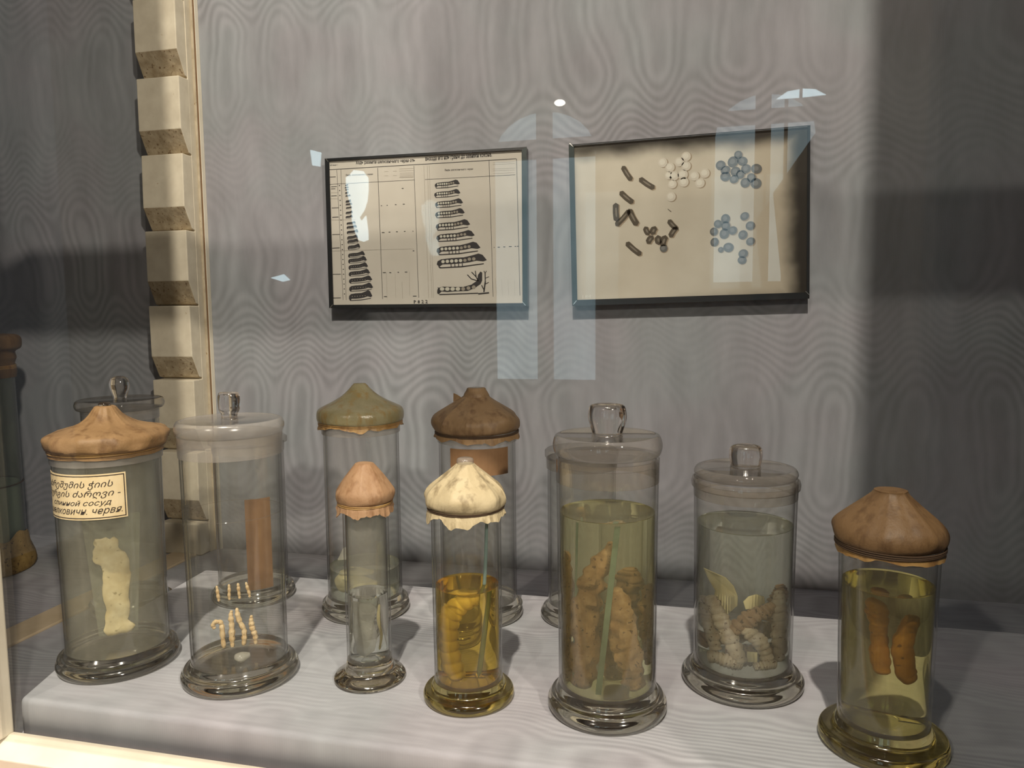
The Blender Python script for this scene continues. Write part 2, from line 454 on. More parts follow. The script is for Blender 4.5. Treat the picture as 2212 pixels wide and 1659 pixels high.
# glazing of the case
pane = struct(box('window_1', -0.687, 0.60, 0.606, 0.610, -0.032, 1.85, MT['pane']), 'large clear front glass pane of the display case')

fr = thing('case_frame', 'ivory painted glazing frame of the display case along the lower left edge', 'frame', (0, 0.61, DZ))
def fpart(name, x0, x1, y0, y1, z0, z1, bev=0.002):
    o = box(name, x0, x1, y0-0.61, y1-0.61, z0-DZ, z1-DZ, MT['frame_cream'], fr, bev); return o
# bottom rail with a sloping top
v = []
for x in (-2.4, 1.3):
    v += [(x, 0.592-0.61, -0.058-DZ), (x, 0.590-0.61, -0.0415-DZ), (x, 0.6145-0.61, -0.030-DZ), (x, 0.6205-0.61, -0.0305-DZ), (x, 0.6205-0.61, -0.058-DZ)]
f = [(0,1,2,3,4), (9,8,7,6,5)] + [(k, 5+k, 5+(k+1) % 5, (k+1) % 5) for k in range(5)]
solid('bottom_rail', v, f, MT['frame_cream'], fr, 0.0012)
fpart('stile', -2.4, -0.687, 0.588, 0.620, -0.031, 1.85)  # inner edge is the stile; the unseen width is added to block lamps
fpart('transom', -0.687, 0.60, 0.588, 0.604, 0.705, 0.815)
fpart('shade_slab', -0.687, 0.60, 0.612, 0.675, 0.79, 0.80)  # unseen slab added to cast shade on the floor behind the stand
struct(box('right_light_blocker', 0.200, 2.0, 0.43, 0.47, -1.05, 4.2, MT['room_wall']))  # unseen upright added to cut lamp light off the right side
cb = thing('cabinet_base', 'reddish brown wooden cabinet base under the glazing frame', 'cabinet', (0, 0.5, -1.05))
box('front_board', -2.4, 1.3, 0.08, 0.115, 0.0, 0.9905, MT['wood'], cb, 0.003)
box('ledge', -2.4, 1.3, 0.055, 0.12, 0.9905, 0.992, MT['wood'], cb, 0.0005)

# bare wooden strip on the case floor between the two bays
st = box('floor_strip', -0.938, -0.888, 0.630, 1.199, DZ, DZ+0.004, MT['tan_wood'], None, 0.001)
tag(st, 'bare tan wooden strip on the case floor leading to the notched post', 'strip'); recv(st)

# notched post
po = thing('notched_post', 'cream painted post of stepped notches rising up the back wall at left', 'post', (-0.918, 1.225, DZ))
def lp(x, y, z): return (x+0.918, y-1.225, z-DZ)
v, f = boxv(-0.9585, -0.8772, 1.226, WY, DZ, 1.9)
solid('backing_board', [lp(*p) for p in v], f, MT['cream'], po, 0.001)
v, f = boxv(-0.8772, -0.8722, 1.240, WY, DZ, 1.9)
MT['shaded_cream'] = speckled('cream_paint_shaded', (0.36, 0.30, 0.21), (0.50, 0.43, 0.32), 40, 0.6, (0.26, 0.18, 0.10), 0.66, 0.4)  # darker copy of the cream, side shade put into the colour
solid('flange', [lp(*p) for p in v], f, MT['shaded_cream'], po, 0.0006)
MT['under'] = speckled('rough_underside_shaded', (0.30, 0.23, 0.14), (0.46, 0.38, 0.26), 60, 0.8, (0.20, 0.13, 0.07), 0.62, 1.0, bscale=90)  # rough surface, with the shade under the teeth put into its colour
rng = random.Random(3)
for k in range(16):
    zt = 0.0185 + 0.1323*k
    if zt > 1.85: break
    j = lambda a: rng.uniform(-a, a)
    pr = [(1.227, zt), (1.2005+j(.001), zt+j(.001)), (1.2+j(.001), zt-0.0895+j(.002)), (1.2195+j(.001), zt-0.1285)]
    if k == 0: pr = [(1.227, zt), (1.2, zt), (1.2, DZ+.0005), (1.227, DZ+.0005)]
    pr.append((1.227, max(zt-0.131, DZ+.0005)))
    if k == 0: pr.pop()
    n = len(pr); xl = -0.9625+j(.0012); xr = -0.8775+j(.0012)
    # a middle column of points so that the face is not dead flat
    v = [lp(xl, *p) for p in pr] + [lp(xr, *p) for p in pr]
    f = [tuple(range(n)), tuple(range(2*n-1, n-1, -1))] + [(q, n+q, n+(q+1) % n, (q+1) % n) for q in range(n)]
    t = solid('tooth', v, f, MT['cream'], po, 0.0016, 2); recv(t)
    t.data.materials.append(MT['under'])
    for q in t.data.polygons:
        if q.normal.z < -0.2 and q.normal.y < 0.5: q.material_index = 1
es = box('edge_strip', 0.0460, 0.0485, 0.016, 0.0249, 0.0, 1.94, MT['seam'], po, 0.0006)
es2 = box('edge_bead', 0.0497, 0.0506, 0.0150, 0.0249, 0.0, 1.94, MT['frame_cream'], po, 0.0004)

# stand for the jars
zt = 0.0
pl = [(-0.690, 0.631), (0.62, 0.631), (0.62, 1.035), (-0.752, 1.035), (-0.741, 0.80)]
bm = bmesh.new()
top = [bm.verts.new((x, y-0.8, 0.04)) for x, y in pl]; bot = [bm.verts.new((x, y-0.8, 0.0)) for x, y in pl]
bm.faces.new(top); bm.faces.new(bot[::-1])
for i in range(5):
    k = (i+1) % 5; bm.faces.new((top[i], bot[i], bot[k], top[k]))
bmesh.ops.recalc_face_normals(bm, faces=bm.faces)
ed = [e for e in bm.edges if not all(v.co.z < 0.01 for v in e.verts)]
bmesh.ops.bevel(bm, geom=ed, offset=0.006, segments=4, profile=0.5, affect='EDGES')
me = bpy.data.meshes.new('jar_stand'); bm.to_mesh(me); bm.free(); me.materials.append(MT['deck_cloth'])
for p in me.polygons: p.use_smooth = True
stand = bpy.data.objects.new('jar_stand', me); COL.objects.link(stand); stand.location = (0, 0.8, DZ)
tag(stand, 'low stand wrapped in grey watered cloth carrying the row of jars', 'stand'); recv(stand)

# ------------------------------------------------------------------ windows of the room, seen mirrored in the case glass
def window_mat(name, strength, c1, c2, scale):
    b = NB(name); n = b.noise(scale, b.coord((1, 1, 0.7)), 3, 0.6)
    e = b.n('Emission'); b.set(e.inputs[0], b.ramp(n, [(0.35, c1), (0.65, c2)])); e.inputs[1].default_value = strength
    return b.done(e.outputs[0])
MT['day'] = window_mat('daylit_pane', 1.9, (0.35, 0.50, 0.56), (0.62, 0.80, 0.88), 2.2)
MT['day_bright'] = window_mat('bright_sky_pane', 6.0, (0.60, 0.83, 0.92), (0.75, 0.93, 1.0), 2.0)
MT['dark_frame'] = plain('dark_window_frame', (0.10, 0.07, 0.05), 0.6)
MT['drape'] = plain('dark_drape', (0.07, 0.055, 0.045), 0.8)
def room_window(name, label, x0, x1, z0, z1, bars_x, bars_z, arch):
    o = thing(name, label, None, (0, -3.0, 0)); o['kind'] = 'structure'
    def prism(nm, pts, y0, y1, mat):
        n = len(pts); v = [(x, y0, z) for x, z in pts] + [(x, y1, z) for x, z in pts]
        f = [tuple(range(n)), tuple(range(2*n-1, n-1, -1))] + [(q, n+q, n+(q+1) % n, (q+1) % n) for q in range(n)]
        return solid(nm, v, f, mat, o)
    cx, hw = (x0+x1)/2, (x1-x0)/2
    out = [(x0, z0), (x1, z0)] + [(cx+hw*math.cos(a), z1+arch*math.sin(a)) for a in [PI*i/12 for i in range(13)]]
    prism('pane', out, 0.01, 0.014, MT['day'])
    for bx0, bx1 in bars_x: box('bar', bx0, bx1, 0.016, 0.05, z0, z1+arch*0.97, MT['dark_frame'], o)
    for bz0, bz1 in bars_z: box('bar', x0, x1, 0.016, 0.05, bz0, bz1, MT['dark_frame'], o)
    return o, prism
w2, pr2 = room_window('window_2', 'tall arched room window mirrored between the two pictures', -1.10, -0.545, 0.02, 1.25, [(-0.86, -0.775)], [(1.22, 1.32)], 0.22)
w3, pr3 = room_window('window_3', 'arched room window mirrored over the right picture', 0.075, 0.56, 0.54, 1.28, [(0.27, 0.345), (0.41, 0.425)], [(1.33, 1.40)], 0.20)
pr3('pane_arch', [(0.365, 1.44), (0.42, 1.475), (0.475, 1.48), (0.475, 1.44)], 0.052, 0.056, MT['day_bright'])
pr3('pane_arch', [(0.49, 1.44), (0.49, 1.483), (0.55, 1.475), (0.60, 1.445)], 0.052, 0.056, MT['day_bright'])
pr3('curtain', [(0.41, 0.53), (0.62, 0.53), (0.62, 1.36), (0.36, 0.98)], 0.06, 0.075, MT['drape'])
w4, pr4 = room_window('window_4', 'partly curtained room window mirrored over the left picture', -2.30, -1.45, 0.0, 1.2, [], [], 0.2)
w4.children[0].data.materials[0] = MT['drape']
BLOB = [(-1.99, 1.18), (-1.97, 1.19), (-1.94, 1.22), (-1.88, 1.21), (-1.85, 1.17), (-1.85, 1.11), (-1.86, 1.04), (-1.88, 0.99), (-1.91, 0.95), (-1.9, 0.93), (-1.87, 0.96), (-1.86, 0.87), (-1.86, 0.82), (-1.89, 0.81), (-1.92, 0.82), (-1.94, 0.86), (-1.96, 0.93), (-1.96, 1.01), (-1.98, 1.07), (-1.99, 1.13)]
pr4('pane_gap', BLOB, 0.02, 0.024, MT['day_bright'])
pr4('pane_gap', [(-2.21, 1.35), (-2.14, 1.33), (-2.15, 1.25), (-2.2, 1.26)], 0.02, 0.024, MT['day_bright'])
pr4('pane_gap', [(-2.5, 0.615), (-2.41, 0.635), (-2.37, 0.60), (-2.42, 0.59)], 0.02, 0.024, MT['day_bright'])

MT['bulb'] = window_mat('lit_bulb', 14.0, (1.0, 0.93, 0.80), (1.0, 0.96, 0.86), 3.0)
bl_ = thing('wall_lamp', 'small bright wall lamp of the room mirrored above the gap between the pictures', 'lamp', (-0.728, -3.0, 1.50))
lathe('bulb', smooth_prof([(.004, -.016), (.020, -.012), (.030, 0), (.020, .012), (.004, .016)], 10), MT['bulb'], bl_, 20, None, (0, .06, 0))
box('bracket', -.01, .01, .001, .05, -.03, -.017, MT['dark_frame'], bl_)

# ------------------------------------------------------------------ pictures on the wall
P1=(-0.6238,0.4088,-0.0032,0.3532,0.2540)
P2=(-0.1972,0.4074,0.0191,0.3592,0.2535)
LINES=[(3.4,235.6,335.0,236.9,1.02),(335.6,236.9,339.8,17.8,0.82),(4.7,211.0,160.9,211.5,0.61),(179.1,211.2,333.5,211.7,0.61),(20.4,234.8,25.3,13.6,0.61),(27.8,234.8,31.3,13.6,0.61),(95.3,234.3,98.7,14.8,0.82),(160.0,234.3,164.1,16.0,0.72),(177.5,234.0,182.1,15.8,0.51),(183.5,233.7,187.6,15.8,0.51),(186.9,233.5,190.6,15.7,0.51),(289.7,236.6,294.3,16.5,0.72),(106.7,59.3,106.9,14.7,0.41),(122.5,59.0,122.8,16.5,0.31),(134.8,43.4,135.2,14.4,0.41),(148.2,60.4,148.1,20.1,0.41),(298.4,46.4,300.5,17.3,0.31),(309.1,44.3,310.2,17.2,0.25),(319.8,44.2,320.9,17.1,0.25),(330.4,44.0,331.2,17.0,0.25),(5.4,186.8,22.1,186.2,0.41),(6.0,151.0,52.8,149.8,0.51),(7.1,98.0,93.5,98.1,0.51),(93.5,98.1,157.6,97.8,0.31),(7.2,223.3,17.9,223.2,1.02),(8.9,206.9,19.5,207.0,1.02),(8.7,203.3,16.6,203.3,1.02),(8.5,196.9,22.4,196.7,0.41),(8.4,191.5,19.0,191.5,1.02),(8.8,171.1,21.6,171.0,1.02),(9.3,155.3,21.1,155.5,1.23),(8.4,126.0,22.3,126.0,1.02),(7.7,102.9,21.6,103.1,1.23),(7.3,58.2,22.4,58.1,1.02),(6.6,17.4,21.1,17.6,1.23),(100.1,126.8,105.0,126.6,1.23),(112.3,127.1,115.6,127.0,1.23),(125.8,127.3,129.1,127.2,1.23),(140.0,127.4,142.8,127.4,1.23),(155.3,127.3,156.9,127.3,1.23),(100.2,59.4,105.7,59.3,1.23),(111.9,59.2,115.7,59.1,1.23),(126.9,59.5,129.8,59.4,1.23),(140.1,59.6,144.7,59.5,1.23),(99.5,171.6,101.6,171.5,1.23),(109.9,171.8,111.9,171.7,1.23),(124.9,172.2,127.8,172.1,1.23),(138.9,172.6,142.6,172.4,1.23),(137.6,198.5,140.9,198.3,1.23),(153.7,19.0,160.3,19.0,1.23),(101.3,18.7,106.8,18.6,1.23),(155.0,94.7,157.9,94.6,1.23),(302.8,96.9,306.7,96.8,1.23),(312.3,97.2,315.8,97.1,1.23),(321.6,97.5,326.6,97.4,1.23),(331.4,97.5,334.0,97.4,1.23),(335.2,97.5,337.9,97.5,1.23),(296.4,96.7,297.6,96.7,1.23),(23.4,208.2,25.5,208.1,1.43),(23.6,199.9,25.7,199.9,1.43),(23.7,191.7,25.9,191.6,1.43),(23.9,183.4,26.0,183.3,1.43),(24.1,175.1,26.2,175.0,1.43),(24.2,166.8,26.4,166.7,1.43),(24.4,158.5,26.5,158.4,1.43),(24.6,150.2,26.7,150.1,1.43),(24.8,141.8,26.9,141.8,1.43),(24.9,133.5,27.1,133.4,1.43),(25.1,125.2,27.2,125.1,1.43),(25.3,116.8,27.4,116.7,1.43),(25.4,108.4,27.6,108.4,1.43),(25.6,100.1,27.7,100.0,1.43),(25.8,91.7,27.9,91.6,1.43),(26.0,83.3,28.1,83.2,1.43),(26.1,74.9,28.3,74.8,1.43),(26.3,66.5,28.4,66.4,1.43),(26.5,58.0,28.6,58.0,1.43),(26.6,49.6,28.8,49.6,1.43),(26.8,41.2,29.0,41.1,1.43),(27.0,32.7,29.1,32.7,1.43),(27.2,24.2,29.3,24.2,1.43),(133.9,230.6,159.3,230.3,0.51),(107.1,227.5,114.3,227.4,0.51),(122.5,227.4,129.7,227.3,0.51),(133.8,227.2,159.2,226.9,0.51),(106.9,220.6,114.2,220.5,0.51),(122.4,220.4,129.5,220.3,0.51),(133.6,216.5,159.0,216.3,0.51),(134.7,223.8,159.1,223.3,0.37),(134.7,221.9,159.1,221.5,0.37),(134.7,220.0,159.1,219.6,0.37),(134.6,218.1,159.0,217.7,0.37),(134.6,216.3,159.0,215.9,0.37),(296.4,232.6,332.3,232.2,0.33),(296.4,229.8,332.3,229.5,0.33),(296.3,222.6,332.2,222.3,0.33),(296.3,219.8,332.2,219.5,0.33),(296.2,215.3,332.2,215.0,0.33)]
CATS=[(35.1,208.2,40.8,208.2,2.87),(34.3,204.2,41.3,204.2,2.46),(34.9,200.5,41.2,200.6,2.46),(34.7,195.1,41.0,195.2,3.69),(35.0,190.3,44.5,190.4,2.87),(35.1,180.6,45.3,180.8,4.92),(35.0,175.8,47.3,176.0,3.28),(35.4,170.0,46.7,170.2,3.28),(34.7,161.7,47.9,162.0,4.51),(34.3,154.6,47.7,154.9,4.51),(35.7,143.9,52.7,144.2,4.51),(35.5,137.1,55.0,137.5,5.33),(35.7,128.9,57.5,129.4,5.74),(36.0,119.6,56.6,120.1,6.56),(36.3,112.8,57.1,113.4,6.15),(36.6,103.0,60.0,103.7,7.79),(36.8,89.9,68.5,90.8,7.79),(36.6,80.4,71.6,81.6,8.2),(36.9,69.7,73.4,70.9,8.61),(37.0,58.5,76.9,59.9,8.61),(37.1,46.5,80.6,48.2,9.02),(37.1,33.3,81.8,35.1,10.25),(36.2,18.6,79.9,20.5,12.71),(195.9,201.6,239.6,202.1,11.27),(194.7,186.4,240.4,187.0,11.27),(195.8,170.4,244.7,171.2,12.3),(195.7,153.9,247.4,154.9,12.71),(196.4,134.3,256.4,135.8,14.35),(197.0,115.9,264.0,117.8,14.76),(197.1,95.0,273.6,97.4,16.81),(197.1,74.0,284.1,77.0,18.45)]
BODY=[(197.3,28.1),(199.0,31.9),(207.1,34.2),(225.2,33.4),(243.2,33.2),(257.1,36.7),(267.1,43.2),(268.7,52.5),(273.1,58.1),(276.1,56.1),(275.9,43.0),(272.9,37.4),(263.0,31.0),(251.0,26.4),(227.1,25.8),(215.0,25.0),(205.0,26.1),(199.8,21.4),(197.2,23.3)]
TWIGS=[(250.4,53.2,257.2,46.1,1.64),(257.2,46.1,268.0,42.8,1.64),(257.8,57.4,265.2,49.8,1.64),(264.3,59.2,265.6,48.8,1.64),(265.2,49.8,269.4,42.2,1.64),(281.0,56.1,281.2,41.1,1.84),(279.0,58.9,281.0,55.1,1.23),(283.3,58.8,281.3,55.1,1.23),(281.3,46.7,287.7,49.4,1.02),(280.8,37.3,287.1,40.0,1.23),(281.2,41.1,278.6,24.2,2.46),(274.8,35.5,278.7,27.9,1.64),(200.8,21.0,268.8,22.4,1.84),(268.8,21.3,287.5,22.9,2.46),(198.0,32.8,202.0,31.3,0.82)]
CELLS=[(206.0,30.3),(215.3,30.1),(224.5,30.0),(233.7,29.9),(242.9,29.8),(252.1,31.1),(261.2,32.5)]
TEXTS=[('Ходъ развитія шелковичнаго червя отъ', 55.5, 242.4, 162.1, 241.1, 5.94), ('выхода его изъ грены до завивки кокона.', 180.3, 241.8, 294.6, 242.8, 5.94), ('Таблица 1.', 5.7, 242.0, 23.4, 241.9, 2.87), ('Видъ шелковичнаго червя', 213.9, 223.5, 262.4, 223.0, 3.28), ('Видъ шелковичнаго червя', 37.0, 224.0, 86.3, 223.2, 2.87), ('P 8 2 2', 155.3, 6.3, 180.3, 6.8, 6.15)]
LARV=[(84.6,212.9,96.2,193.9,7.8),(111.3,192.9,130.4,178.8,8.32),(80.8,174.2,97.5,158.9,8.32),(72.2,156.2,73.1,133.0,9.36),(73.4,125.4,92.3,144.8,8.32),(93.4,145.9,103.9,124.8,9.36),(117.8,117.6,122.0,108.7,8.32),(131.8,116.8,128.5,109.5,9.88),(127.3,103.1,121.8,95.8,9.36),(137.0,102.6,137.9,93.9,9.88),(147.6,102.0,143.9,90.4,9.88),(154.3,126.3,164.1,115.0,7.8),(164.1,115.0,156.2,103.7,8.32),(89.3,95.2,108.6,78.0,8.32)]
WHITE=[(145.3,215.9,7.28),(156.2,207.8,7.28),(170.5,215.1,7.28),(180.6,222.3,7.28),(180.5,208.1,7.28),(162.4,194.7,7.28),(154.4,195.7,6.24),(175.4,195.5,7.8),(192.7,192.2,7.28),(208.3,195.3,7.28),(177.0,184.2,7.28),(159.7,182.2,6.76),(200.9,181.1,7.28),(157.4,163.3,7.28)]
DARK=[(231.6,205.5,7.8),(249.7,209.3,8.32),(238.7,197.7,7.8),(238.6,188.3,7.8),(253.3,194.6,7.8),(251.3,183.3,7.28),(263.5,209.3,7.28),(257.4,219.1,6.76),(268.5,197.6,7.8),(283.6,196.6,7.8),(276.5,183.7,7.8),(267.5,177.0,7.8),(283.0,175.0,8.32),(260.4,189.9,7.28),(238.4,125.1,7.28),(227.4,117.9,6.76),(238.8,114.2,7.8),(236.7,102.7,7.8),(249.0,106.9,7.28),(221.2,106.7,6.76),(222.1,90.8,6.76),(266.4,127.3,7.28),(274.8,112.6,7.28),(263.9,99.6,7.28),(275.0,89.2,7.28),(242.7,81.7,7.8),(231.4,78.7,4.68),(264.2,71.2,7.8),(262.6,61.4,6.5),(145.3,84.9,6.76)]
SCR=(152.4, 144.9, 157.6, 140.3)

mmv = lambda p: (p[0]/1000, p[1]/1000)
def picture(name, label, P, margins, paper, tapes):
    x, z, ang, w, h = P
    o = thing(name, label, 'picture', (x, 1.236, z))
    o.rotation_euler = (0, -ang, 0)
    box('backing', 0.001, w-0.001, 0.0004, 0.012, 0.001, h-0.001, MT['tape'], o)
    box('sheet', 0.002, w-0.002, -0.0004, 0.0004, 0.002, h-0.002, paper, o)
    l, r, b, t = margins
    y0, y1 = -0.0036, -0.0024
    for nm, pts, mt in (('edging', [(0, 0), (l, b), (l, h-t), (0, h)], tapes[0]), ('edging', [(w, 0), (w, h), (w-r, h-t), (w-r, b)], tapes[1]),
                        ('edging', [(0, 0), (w, 0), (w-r, b), (l, b)], tapes[2]), ('edging', [(0, h), (l, h-t), (w-r, h-t), (w, h)], tapes[3])):
        v = [(p[0], y0, p[1]) for p in pts] + [(p[0], y1, p[1]) for p in pts]
        solid(nm, v, [(0,1,2,3), (7,6,5,4), (0,4,5,1), (1,5,6,2), (2,6,7,3), (3,7,4,0)], mt, o)
    box('cover_glass', 0.0006, w-0.0006, -0.0022, -0.0008, 0.0006, h-0.0006, MT['plate'], o)
    for (cx, cz, s1, s2) in ((l*.55, b*.6, 1, 1), (w-r*.7, b*.9, -1, 1), (l*.5, h-t*.7, 1, -1)):
        vv = [(cx-s1*.003, -0.0042, cz-s2*.003), (cx-s1*.0022, -0.0042, cz-s2*.0036), (cx+s1*.003, -0.0042, cz+s2*.0024), (cx+s1*.0024, -0.0042, cz+s2*.003)]
        vv += [(a, -0.0036, c) for a, _, c in vv]
        solid('corner_glint', vv, [(0,1,2,3), (7,6,5,4), (0,4,5,1), (1,5,6,2), (2,6,7,3), (3,7,4,0)], MT['glint'], o)  # bright slivers added as glints on the bevelled glass corners
    return o
# the chart of the growing silkworm
pic = picture('framed_chart', 'black edged glazed chart of growing silkworms with printed columns, left picture', P1, (0.0078, 0.0085, 0.0055, 0.0040), MT['chart'], [MT['tape'], MT['tape_green'], MT['tape'], MT['tape']])
F = Flat()
for a, b, c, d, w in LINES: F.line(a/1000, b/1000, c/1000, d/1000, w/1000, 0, 0 if w > .55 else 1)
def caterpillar(F, x0, y0, x1, y1, h, big):
    L = Vector((x1-x0, y1-y0)); d = L.normalized(); n = Vector((-d.y, d.x)); L = L.length
    k_ = 1.30 if big else 1.75
    q = lambda u, s: (x0+d.x*u*L+n.x*s*h*k_, y0+d.y*u*L+n.y*s*h*k_)
    body = [q(0, -.12), q(.02, .10), q(.10, .22), q(.30, .26), q(.55, .26), (q(.72, .36)), q(.84, .46), q(.92, .36), q(1, -.02), q(.93, -.10), q(.80, -.02), q(.66, -.10), q(.5, -.14), q(.3, -.16), q(.12, -.14), q(.05, -.30)]
    k = 5
    F.poly(body, 0, 0)
    if not big: q = (lambda q0: (lambda u, s: q0(u, s*.74)))(q)
    F.poly([q(.02, -.26), q(.10, -.33), q(.5, -.33), q(.94, -.22), q(.94, -.29), q(.5, -.42), q(.06, -.41)], 0, 0)
    if big:
        for i in range(4): F.poly([q(.28+.075*i, -.14), q(.298+.075*i, -.14), q(.298+.075*i, -.36), q(.28+.075*i, -.36)], 0, 0)
        for i in range(8):
            u = .13+.088*i
            F.disc(*q(u, .05+(0.06 if i > 5 else 0)), (.036*L), .15*h, math.atan2(d.y, d.x), -0.00015, 2 if i < 5 else 1, 9)
    elif h > .006:
        for i in range(6): F.disc(*q(.15+.11*i, .05), .022*L, .06*h, math.atan2(d.y, d.x), -0.00015, 1, 7)
for c in CATS:
    x0, y0, x1, y1, h = [t/1000 for t in c]
    caterpillar(F, x0, y0, x1, y1, h, x0 > .15)
F.poly([mmv(p) for p in BODY][::-1], 0, 0)
for a, b, c, d, w in TWIGS: F.line(a/1000, b/1000, c/1000, d/1000, w/1000, 0, 0)
for i, p in enumerate(CELLS): F.disc(p[0]/1000, p[1]/1000, .0042 if i < 4 else .0034, .0031, 0.03+0.1*max(0, i-3), -0.00015, 2 if i < 4 else 1, 9)
for tx, a, b, c, d, h in TEXTS:
    v, f = text_geo(tx, 1.0, 0.0, 1, 0.028 if h > 5 else 0.012)
    F.add(fit_text(v, a/1000, b/1000, c/1000, d/1000, h/1000*0.95), f, 0, 0)
F.build('print', [MT['print_ink'], MT['print_grey'], MT['print_light']], pic, (0, -0.00055, 0))

# the photograph of larvae and cocoons
b = NB('photo_print')
v = b.coord(); sep = b.n('SeparateXYZ'); b.t.links.new(v, sep.inputs[0]); x, _, z = sep.outputs
nz = b.noise(14, v, 3)
wob = b.math('MULTIPLY', b.math('SUBTRACT', nz, 0.5), 0.03)
def fade(val, lo, hi):
    m = b.n('MapRange', interpolation_type='SMOOTHSTEP'); b.set(m.inputs[0], val); m.inputs[1].default_value = lo; m.inputs[2].default_value = hi
    return m.outputs[0]
wd, ht = P2[3], P2[4]
top = fade(b.math('ADD', z, wob), ht-0.036, ht-0.006)
right = fade(b.math('ADD', x, wob), wd-0.046, wd-0.012)
left = fade(b.math('MULTIPLY', b.math('ADD', x, wob), -1.0), -0.022, 0.012)
low = fade(b.math('MULTIPLY', b.math('ADD', z, wob), -1.0), -0.022, 0.010)
lowr = b.math('MULTIPLY', low, fade(x, 0.12, 0.25))
dk = b.math('MAXIMUM', b.math('MULTIPLY', top, fade(x, -0.30, 0.10)), b.math('MAXIMUM', right, b.math('MAXIMUM', b.math('MULTIPLY', left, 0.6), b.math('MULTIPLY', lowr, 0.8))))
base = b.ramp(b.noise(9, v, 4, 0.6), [(0.3, (0.55, 0.47, 0.40)), (0.7, (0.66, 0.58, 0.51))])
base = b.mix(b.math('MULTIPLY', fade(x, wd*0.60, wd*0.9), 0.45), base, (0.34, 0.25, 0.17))
col = b.mix(dk, base, (0.022, 0.016, 0.013))
MT['photo'] = b.done(b.principled(col, 0.6, None, 0.3))
ph = picture('framed_photograph', 'black edged glazed photograph of scattered larvae and round cocoons, right picture', P2, (0.0085, 0.004, 0.0095, 0.0012), MT['photo'], [MT['tape_green'], MT['tape'], MT['tape'], MT['tape']])
for nm, c in (('p_lar', (0.085, 0.065, 0.05)), ('p_lar_hi', (0.22, 0.18, 0.15)), ('p_white', (0.64, 0.56, 0.50)), ('p_shade', (0.36, 0.27, 0.20)), ('p_dark', (0.13, 0.125, 0.13)), ('p_dark_hi', (0.20, 0.19, 0.195)), ('p_pale', (0.73, 0.66, 0.60))):
    MT[nm] = plain('photo_tone_' + nm[2:], c, 0.6, 0.3)
PM = [MT[k] for k in ('p_lar', 'p_lar_hi', 'p_white', 'p_shade', 'p_dark', 'p_dark_hi', 'p_pale')]
F = Flat()
for x0, y0, x1, y1, w in LARV:
    x0, y0, x1, y1, w = [t/1000 for t in (x0, y0, x1, y1, w)]
    d = Vector((x1-x0, y1-y0)); L = d.length; d.normalize(); n = Vector((-d.y, d.x)); a = math.atan2(d.y, d.x)
    cap = lambda ox, oy, w_: [(x0+ox+n.x*w_/2-0*d.x, y0+oy+n.y*w_/2), (x0+ox-d.x*w_*.35, y0+oy-d.y*w_*.35), (x0+ox-n.x*w_/2, y0+oy-n.y*w_/2), ((x0+x1)/2+ox-n.x*w_*.58, (y0+y1)/2+oy-n.y*w_*.58), (x1+ox-n.x*w_/2, y1+oy-n.y*w_/2), (x1+ox+d.x*w_*.35, y1+oy+d.y*w_*.35), (x1+ox+n.x*w_/2, y1+oy+n.y*w_/2), ((x0+x1)/2+ox+n.x*w_*.42, (y0+y1)/2+oy+n.y*w_*.42)]
    F.poly(cap(.0018, -.0012, w*1.0), 0, 3); F.poly(cap(0, 0, w), -.0001, 0); F.disc((x0+x1)/2, (y0+y1)/2, L*.34, w*.16, a, -.0002, 1, 10)
for x, y, r in WHITE:
    x, y, r = x/1000, y/1000, r/1000
    F.disc(x+.0016, y-.0008, r, r, 0, 0, 3, 18); F.disc(x, y, r*.98, r*.98, 0, -.0001, 2, 18); F.disc(x-.0008, y+.0008, r*.6, r*.6, 0, -.0002, 6, 14)
for i, (x, y, r) in enumerate(DARK):
    x, y, r = x/1000, y/1000, r/1000; e = 1+0.12*math.sin(i*2.3)
    F.disc(x+.001, y-.0008, r*.95, r*.95, 0, 0, 3, 18); F.disc(x, y, r*e*.92, r*.92, i, -.0001, 4, 18); F.disc(x-.0007, y+.0006, r*.5, r*.45, i, -.0002, 5, 14)
F.line(SCR[0]/1000, SCR[1]/1000, SCR[2]/1000, SCR[3]/1000, .0008, -.0001, 0)
v, f = text_geo('184', 1.0, 0.1, 1)
F.add(fit_text(v, .0165, .0115, .0305, .0120, .0052), f, -.0001, 6)
F.build('print', PM, ph, (0, -0.00055, 0))

# ------------------------------------------------------------------ jars
def foot_prof(rb, r, z):
    k = [(rb*.90, .0004), (rb*.965, z*.05), (rb, z*.20), (rb*.998, z*.38), (rb*.955, z*.54), (r*1.15, z*.63), (r*1.075, z*.71), (r*1.045, z*.84), (r*1.004, z)]
    return [(0, .0036), (rb*.45, .0034), (rb*.78, .0022)] + spline(k, 30) + [(r*.5, z), (0, z)]
def add_foot(j, rb, r, z, mat):
    o = lathe('foot', foot_prof(rb, r, z), mat, j, 72)
    if mat.name.startswith('foot'): cast(o)
    return o
def add_body(j, r, zf, zn, zt, rt=None, mat=None, rim=0.0):
    """Glass cylinder from the foot to the neck, a little wider lip if rim is set."""
    rt = rt or r
    t = 0.0026
    p = [(r-t, zf+.0003), (r, zf+.0003), (r+.2*(rt-r), zf+.3*(zn-zf)), (r+.6*(rt-r), zf+.7*(zn-zf)), (rt, zn)]
    if rim: p += [(rt+rim, zn+.004), (rt+rim, zt-.002), (rt+rim*.5, zt)]
    else: p += [(rt, zt)]
    p += [(rt-t, zt), (rt-t, zn), (r+.6*(rt-r)-t, zf+.7*(zn-zf)), (r+.2*(rt-r)-t, zf+.3*(zn-zf)), (r-t, zf+.0003)]
    return lathe('body', p, mat or MT['glass'], j, 64)
